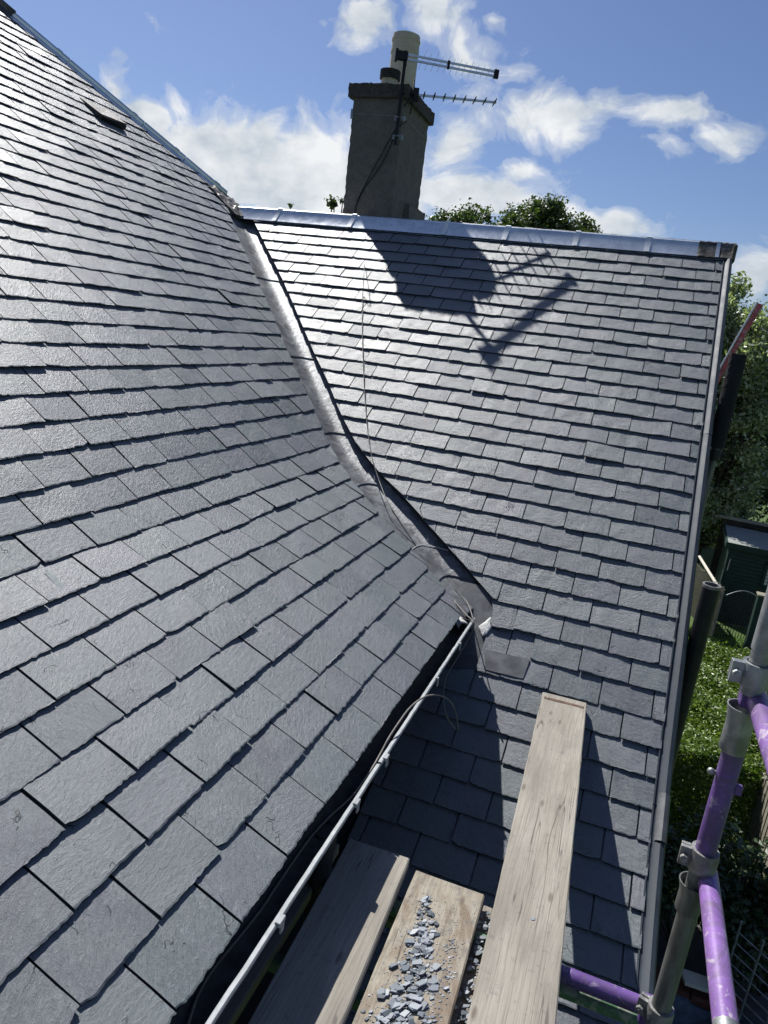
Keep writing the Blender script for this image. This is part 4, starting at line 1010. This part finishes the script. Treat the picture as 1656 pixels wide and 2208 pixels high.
def g_at(px, py, z): d = ray(px, py); return Vector(d*(z/d[2]))
LEAF = {}
def leaves(mb, n, sampler, size, r_, up=.3, aspect=.55):
    for _ in range(n):
        c, out = sampler()
        nv = Vector((r_.gauss(0, .6), r_.gauss(0, .6), r_.gauss(0, .6)+up))+out*.5
        if nv.length < .05: continue
        nv.normalize(); a_ = nv.orthogonal().normalized(); b_ = nv.cross(a_); an = r_.uniform(0, 6.28)
        a2, b2 = a_*math.cos(an)+b_*math.sin(an), b_*math.cos(an)-a_*math.sin(an); s_ = size*r_.choice((.5, .7, .85, 1, 1.15, 1.35))
        mb.add([c-a2*s_, c-b2*s_*aspect+nv*s_*.12, c+a2*s_, c+b2*s_*aspect+nv*s_*.12], [(0, 1, 2, 3)])
def tree(name, base, top_z, crown_r, label, cat, lm, nl, lsize, seed, lean=(0, 0), lumps=40, crown_base=.35, group=None, lumpr=.28, tall=1.0):
    r_ = random.Random(seed); base = Vector(base); hgt = top_z-base.z
    root = thing(name, tuple(base), label, cat, group)
    # trunk and limbs
    mb = MB(); topc = base+Vector((lean[0], lean[1], hgt*.86))
    tp_ = [base.lerp(topc, f)+Vector((r_.gauss(0, .03), r_.gauss(0, .03), 0))*hgt*.12*(f > 0) for f in (0, .15, .3, .45, .6, .75, .9, 1)]
    r0_ = hgt*.022; mb.tube(tp_, 0, 10, radii=[r0_*(1.25-1.15*f) for f in (0, .15, .3, .45, .6, .75, .9, 1)])
    cl = []
    cc = base+Vector((lean[0], lean[1], hgt*(crown_base+1)/2)); rz = hgt*(1-crown_base)/2
    for i in range(lumps):
        while True:
            v = Vector((r_.uniform(-1, 1), r_.uniform(-1, 1), r_.uniform(-1, 1)))
            if .25 < v.length < 1: break
        v = v.normalized()*v.length**.5*.88
        c = cc+Vector((v.x*crown_r, v.y*crown_r, v.z*rz)); s_ = crown_r*lumpr*r_.uniform(.55, 1.25)
        cl.append((c, s_))
        j = min(7, max(2, int((c.z-base.z)/hgt*6))); st = tp_[j-1]; midp = st.lerp(c, .55)+Vector((0, 0, -.04*hgt*r_.random()))
        mb.tube([st, midp, c], 0, 6, radii=[r0_*.38, r0_*.2, r0_*.06])
        for q in range(3):
            e_ = c+Vector((r_.gauss(0, 1), r_.gauss(0, 1), r_.gauss(.3, 1)))*s_*.45; mb.tube([c, e_], 0, 4, radii=[r0_*.07, r0_*.02])
    obj('trunk', mb, 'bark', root, smooth=True)
    mb = MB(); tw = sum(s_**2 for c, s_ in cl); 
    def samp():
        x = r_.random()*tw
        for c, s_ in cl:
            x -= s_**2
            if x <= 0: break
        v = Vector((r_.gauss(0, 1), r_.gauss(0, 1), r_.gauss(0, .8))); out = v.normalized()
        return c+out*s_*tall*(r_.random()**.45)*r_.uniform(.6, 1.15), out
    leaves(mb, nl, samp, lsize, r_)
    obj('crown', mb, lm, root)
    return root
GT = 'trees beyond the roofs'
def tbase(px, y): p_ = px_at_y(px, 500, y); return (p_.x, y, -H)
def ztop_(px, py, y): return px_at_y(px, py, y).z
# behind the ridge
tree('oak_tree', tbase(1015, 19), ztop_(1030, 436, 19), 1.55, 'broad leafy tree just right of the chimney behind the ridge', 'tree', 'leaf_oak', 22000, .055, 3, lumps=80, crown_base=.66, group=GT, lumpr=.26)
tree('oak_tree', tbase(1178, 21), ztop_(1178, 424, 21), 1.70, 'taller and wider leafy tree right of the broad one, behind the ridge', 'tree', 'leaf_oak', 30000, .055, 4, lumps=100, crown_base=.66, group=GT, lumpr=.24)
tree('oak_tree', tbase(1098, 20), ztop_(1098, 437, 20), 1.0, 'lowest tuft of foliage filling the dip between the two leafy trees', 'tree', 'leaf_oak', 9000, .055, 41, lumps=40, crown_base=.72, group=GT, lumpr=.3)
tree('birch_tree', tbase(729, 18), ztop_(729, 392, 18), .55, 'sparse treetop showing at the left foot of the chimney', 'tree', 'leaf_oak', 1500, .055, 5, lumps=22, crown_base=.6, group=GT)
tree('birch_tree', tbase(636, 20), ztop_(636, 416, 20), .45, 'thin twiggy treetop peeping over the bright ridge', 'tree', 'leaf_oak', 600, .05, 6, lumps=14, crown_base=.7, group=GT)
tree('birch_tree', tbase(604, 20.5), ztop_(604, 440, 20.5), .3, 'tiny tuft of leaves left of the twiggy treetop over the ridge', 'tree', 'leaf_dark', 300, .05, 8, lumps=8, crown_base=.8, group=GT)
tree('birch_tree', tbase(524, 17), ztop_(524, 424, 17), .16, 'tiny tuft of leaves above the join of hip and ridge', 'tree', 'leaf_dark', 260, .045, 7, lumps=6, crown_base=.85, group=GT)
# right-hand trees
tree('willow_tree', tbase(1590, 22.5), ztop_(1590, 545, 22.5), 1.40, 'pale silvery leaved tree with a pointed top just past the gable end', 'tree', 'leaf_silver', 52000, .06, 11, lumps=120, crown_base=.05, group=GT, lumpr=.32)
tree('willow_tree', tbase(1668, 22.0), ztop_(1668, 625, 22.0), 1.60, 'silvery leaved tree at the right edge, nearest of the pale trees', 'tree', 'leaf_silver', 52000, .06, 12, lumps=120, crown_base=.05, group=GT, lumpr=.32)
tree('holly_tree', tbase(1600, 26.5), ztop_(1600, 680, 26.5), 3.2, 'dense dark green tree filling the gap behind the pale trees', 'tree', 'leaf_dark', 26000, .07, 13, lumps=130, crown_base=.03, group=GT, lumpr=.26)
tree('holly_tree', tbase(1700, 28), ztop_(1700, 640, 28), 3.4, 'dense dark tree behind the right edge of the garden', 'tree', 'leaf_dark', 16000, .08, 14, lumps=110, crown_base=.03, group=GT, lumpr=.26)

# hedge
def hedge(name, x0, x1, y0, y1, z0, z1, label, lm, n, size, seed, cat='hedge', rag=.12):
    r_ = random.Random(seed); root = thing(name, ((x0+x1)/2, (y0+y1)/2, z0), label, cat)
    mb = MB(); 
    for k in range(14):
        x, y = r_.uniform(x0+.1, x1-.1), r_.uniform(y0+.1, y1-.1)
        mb.tube([(x, y, z0), (x+r_.gauss(0, .1), y+r_.gauss(0, .1), z0+(z1-z0)*.55)], .02, 6)
        for q in range(4): mb.tube([(x, y, z0+(z1-z0)*.4), (x+r_.gauss(0, .25), y+r_.gauss(0, .25), z1-.15)], .009, 5)
    obj('stems', mb, 'bark', root)
    mb = MB(); ph = [r_.uniform(0, 6) for _ in range(6)]
    def samp():
        f = r_.random(); x, y = r_.uniform(x0, x1), r_.uniform(y0, y1)
        bz = z1+.10*math.sin(x*3.1+ph[0])*math.sin(y*2.3+ph[1])+.06*math.sin(x*7+ph[2]+y*5)
        if f < .5: return Vector((x, y, bz-abs(r_.gauss(0, rag)))), Vector((0, 0, 1))
        z = r_.uniform(z0+.05, bz)
        b_ = .06*math.sin(z*5+x*3+y*2)
        side = r_.randrange(4)
        if side == 0: return Vector((x0+b_+abs(r_.gauss(0, rag)), y, z)), Vector((-1, 0, 0))
        if side == 1: return Vector((x1-b_-abs(r_.gauss(0, rag)), y, z)), Vector((1, 0, 0))
        if side == 2: return Vector((x, y0+b_+abs(r_.gauss(0, rag)), z)), Vector((0, -1, 0))
        return Vector((x, y1-b_-abs(r_.gauss(0, rag)), z)), Vector((0, 1, 0))
    leaves(mb, n, samp, size, r_, .5)
    obj('foliage', mb, lm, root); return root
hedge('hedge', .75, 2.75, 8.75, 12.6, -H, -4.62, 'bright green sunlit hedge between the open black tube and the purple pole', 'leaf_hedge', 80000, .027, 21, rag=.10)
def bush(name, c, r0, h_, label, lm, n, size, seed):
    r_ = random.Random(seed); root = thing(name, c, label, 'bush'); mb = MB(); C_ = Vector(c)
    for k in range(12): mb.tube([C_, C_+Vector((r_.gauss(0, .4)*r0, r_.gauss(0, .4)*r0, h_*.8))], .010, 5)
    obj('stems', mb, 'bark', root); mb = MB(); cl = [(C_+Vector((r_.uniform(-.6, .6)*r0, r_.uniform(-.6, .6)*r0, h_*r_.uniform(.3, .85))), r0*r_.uniform(.3, .5)) for _ in range(14)]
    def samp():
        c_, s_ = r_.choice(cl); v = Vector((r_.gauss(0, 1), r_.gauss(0, 1), r_.gauss(0, 1))).normalized(); return c_+v*s_*r_.uniform(.6, 1.1), v
    leaves(mb, n, samp, size, r_, .3); obj('foliage', mb, lm, root)
bush('laurel_bush', (1.55, 7.2, -H), .75, 1.5, 'dark bush in the shade under the bright hedge', 'leaf_dark', 6000, .04, 31)
bush('laurel_bush', (2.4, 7.0, -H), .8, 1.5, 'dark leafy bush left of the grey slatted fence, behind the purple pole', 'leaf_dark', 6000, .04, 32)
bush('laurel_bush', (2.30, 12.9, -H), .55, 1.75, 'silvery sprigs standing up at the far end of the hedge', 'leaf_silver', 3500, .035, 33)

# shed
SCn = g_at(1571, 1170, -4.15)
SCY = SCn.y; shx = SCn.x
shed = thing('garden_shed', (shx+1.3, SCY+.9, -H), 'dark green wooden shed with a pale flat felt roof in the garden', 'shed')
def lrot(x, y): a_ = -.06; return Vector((shx+x*math.cos(a_)-y*math.sin(a_), SCY+x*math.sin(a_)+y*math.cos(a_), 0))
def shbox(mb, x0, x1, y0, y1, z0, z1, mi=0):
    vs = [];
    for z in (z0, z1):
        for x, y in ((x0, y0), (x1, y0), (x1, y1), (x0, y1)): q = lrot(x, y); vs.append((q.x, q.y, z))
    mb.add(vs, [(0,3,2,1),(4,5,6,7),(0,1,5,4),(1,2,6,5),(2,3,7,6),(3,0,4,7)], mi)
mb = MB(); shbox(mb, .08, 3.2, .10, 2.0, -H, -4.20)
for k in range(20):
    z = -H+.02+k*.097; shbox(mb, .06, .078, .10, 2.0, z, z+.085); shbox(mb, .10, 3.2, .08, .098, z, z+.085)
obj('cladding', mb, 'shed_green', shed)
mb = MB(); shbox(mb, 0, 3.35, -.02, 2.1, -4.185, -4.14); obj('roof', mb, 'shed_felt', shed)
mb = MB(); shbox(mb, -.02, 3.37, -.05, -.022, -4.26, -4.135); shbox(mb, -.05, -.022, -.05, 2.1, -4.26, -4.135); obj('roof_edge', mb, 'shed_green', shed)
mb = MB(); shbox(mb, -.35, 3.4, 2.12, 2.20, -3.98, -3.90); obj('back_rail', mb, 'fence_wood', shed); mb = MB(); shbox(mb, -.10, 3.4, 2.14, 2.18, -H, -3.99); obj('back_panel', mb, 'soil', shed)
mb = MB(); shbox(mb, .98, 1.62, .045, .07, -5.02, -4.50); wn = obj('window', mb, 'glass_pane', shed)
mb = MB()
for k in range(9): shbox(mb, .98+k*.08, .988+k*.08, .030, .043, -5.02, -4.50)
for k in range(7): shbox(mb, .98, 1.62, .018, .029, -5.02+k*.085, -5.012+k*.085)
shbox(mb, .93, .98, .02, .07, -5.07, -4.45); shbox(mb, 1.62, 1.67, .02, .07, -5.07, -4.45); shbox(mb, .93, 1.67, .02, .07, -4.50, -4.45); shbox(mb, .93, 1.67, .02, .07, -5.07, -5.02)
obj('window_frame', mb, 'shed_green', shed)
mb = MB(); mb.tube([(lrot(.14, .03).x, lrot(.14, .03).y, -4.55), (lrot(.13, .03).x, lrot(.13, .03).y, -4.85)], .012, 6); obj('door_hinge', mb, 'galvanised_tube', shed)
# picket fence left of the shed with a pale rail
fa, fb_ = g_at(1496, 1215, -5.0), g_at(1556, 1290, -5.2)
fc = thing('picket_fence', (fa.x, fa.y, -H), 'pale slatted fence running up to the left side of the green shed', 'fence')
mb = MB(); r_ = random.Random(8); nP = 34
for k in range(nP):
    p_ = fa.lerp(fb_, k/(nP-1)); mb.obox((p_.x, p_.y, -H+.62), (.022, 0, 0), (0, .009, 0), (0, 0, .62+r_.gauss(0, .02)))
obj('pickets', mb, 'fence_wood', fc)
mb = MB(); p_, q_ = g_at(1508, 1200, -4.75), g_at(1550, 1268, -4.95); mb.tube([p_, q_], .035, 8); obj('rail', mb, 'pale_wood', fc)
# gate with arched top
ga, gb_ = g_at(1563, 1283, -5.1), g_at(1640, 1290, -5.1)
gt = thing('garden_gate', (ga.x, ga.y, -H), 'black iron gate with an arched top and thin bars in front of the shed', 'gate')
mb = MB(); n_ = 13; ptsA = []
for k in range(n_):
    f = k/(n_-1); p_ = ga.lerp(gb_, f); z = -5.1+.16*math.sin(f*math.pi)-.02; ptsA.append((p_.x, p_.y, z)); mb.tube([(p_.x, p_.y, z), (p_.x, p_.y, -H+.05)], .008, 6)
mb.tube([(ga.x, ga.y, -H+.35), (gb_.x, gb_.y, -H+.35)], .012, 6); obj('bars', mb, 'dark_metal', gt)
mb = MB(); mb.tube(ptsA, .012, 8); obj('arch', mb, 'galvanised_tube', gt)
gp = g_at(1645, 1285, -4.8)
gpt = thing('gate_post', (gp.x, gp.y, -H), 'dark square timber gate post with a pale cap behind the scaffold', 'post')
mb = MB(); mb.box((gp.x-.10, gp.y-.10, -H), (gp.x+.12, gp.y+.12, -4.8)); obj('post', mb, 'shed_green', gpt, bevel=.008)
mb = MB(); mb.box((gp.x-.12, gp.y-.12, -4.8), (gp.x+.14, gp.y+.14, -4.76)); obj('cap', mb, 'fence_wood', gpt, bevel=.008)
# slatted fence at the right edge, and things on the ground by the house
fs_ = thing('boundary_fence', (2.6, 7.4, -H), 'grey vertical board fence low at the right edge of the view', 'fence')
mb = MB(); pa, pb = g_at(1625, 1600, -4.7), g_at(1700, 1760, -4.7)
for k in range(16):
    p_ = pa.lerp(pb, k/15); mb.obox((p_.x, p_.y, -H+.75), (.065, 0, 0), (0, .065, 0), (0, 0, .75))
obj('boards', mb, 'fence_wood', fs_)
mb = MB(); mb.tube([pa+Vector((0, 0, -.3)), pb+Vector((0, 0, -.3))], .03, 6); obj('rail', mb, 'fence_wood', fs_)
# metal mesh panel
pz = -4.9
c00, c01, c11 = g_at(1592, 2010, pz), g_at(1680, 2090, pz), g_at(1620, 2260, pz)
rk = thing('metal_rack', tuple(g_at(1610, 2200, -5.9)), 'grey metal rack of parallel bars low in the bottom right corner', 'rack')
mb = MB(); v1 = c01-c00; v2 = Vector((0, 0, -1.25))
for k in range(12): mb.tube([c00+v2*(k/11), c00+v1*1.6+v2*(k/11)], .006, 8)
obj('bars', mb, 'galvanised_tube', rk)
mb = MB()
for f in (0, .55, 1.1, 1.6): mb.tube([c00+v1*f+Vector((0, 0, .12)), c00+v1*f+v2*1.04], .010, 8)
obj('frame', mb, 'galvanised_tube', rk)
a_, b_ = g_at(1486, 2110, -5.75), g_at(1560, 2135, -5.75)
mb = MB(); mb.obox((a_+b_)/2, (b_-a_)/2*1.4, Vector((-.02, .08, 0)), Vector((0, 0, .02))); tag(obj('loose_plank', mb, 'pale_wood', None, org=(a_+b_)/2, bevel=.004), 'pale loose plank lying on the brick pile below the scaffold', 'plank')
c_ = g_at(1510, 2160, -5.95); mb = MB(); r_ = random.Random(6)
pl_ = thing('brick_stack', (c_.x, c_.y, -H), 'small stack of dark red bricks on the ground below the scaffold', 'brick stack')
for i in range(4):
    for j in range(2):
        for k in range(5):
            mb = mb; x = c_.x-.45+i*.23+r_.gauss(0, .01); y = c_.y-.0+j*.11+r_.gauss(0, .006); z = -H+.033+k*.067
            mb.obox((x, y, z), (.105, 0, 0), (0, .05, 0), (0, 0, .0315))
obj('bricks', mb, 'brick_red', pl_, bevel=.004)
mb = MB(); c_ = g_at(1500, 2200, -5.95); G = 12; vs = []; r_ = random.Random(12)
for i in range(G):
    for j in range(G): vs.append((c_.x-.75+1.5*i/(G-1), c_.y-.75+1.1*j/(G-1), -5.95+.05*math.sin(i*1.1)*math.cos(j*.9)+r_.gauss(0, .012)-(.22 if i in (0, G-1) or j in (0, G-1) else 0)))
mb.add(vs, [(i*G+j, (i+1)*G+j, (i+1)*G+j+1, i*G+j+1) for i in range(G-1) for j in range(G-1)])
tag(obj('tarpaulin', mb, 'blue_tarp', None, org=(c_.x, c_.y, -H)), 'crumpled blue grey sheet covering things on the ground below', 'tarpaulin')
mb = MB(); c_ = g_at(1625, 1668, -5.5); mb.obox(c_, Vector((.22, .1, 0)), Vector((-.03, .05, 0)), (0, 0, .02)); mb.obox(c_+Vector((.05, -.15, .02)), Vector((.20, -.08, 0)), Vector((.02, .04, 0)), (0, 0, .02))
tag(obj('white_offcut', mb, 'white_paint', None, org=c_), 'white painted timber offcuts lying by the boundary fence', 'offcut')
# grass tufts on the sunlit lawn beyond the hedge
mb = MB(); r_ = random.Random(15)
for i in range(9000):
    x, y = r_.uniform(1.4, 4.2), r_.uniform(12.4, 17.8); hh_ = r_.uniform(.03, .08); a_ = r_.uniform(0, 3.14); dx, dy = math.cos(a_)*.012, math.sin(a_)*.012
    mb.add([(x-dx, y-dy, -H), (x+dx, y+dy, -H), (x+r_.gauss(0, .02), y+r_.gauss(0, .02), -H+hh_)], [(0, 1, 2)])
tag(obj('grass', mb, 'grass_blade'), 'short sunlit grass on the lawn beyond the hedge', 'grass', None, 'stuff')
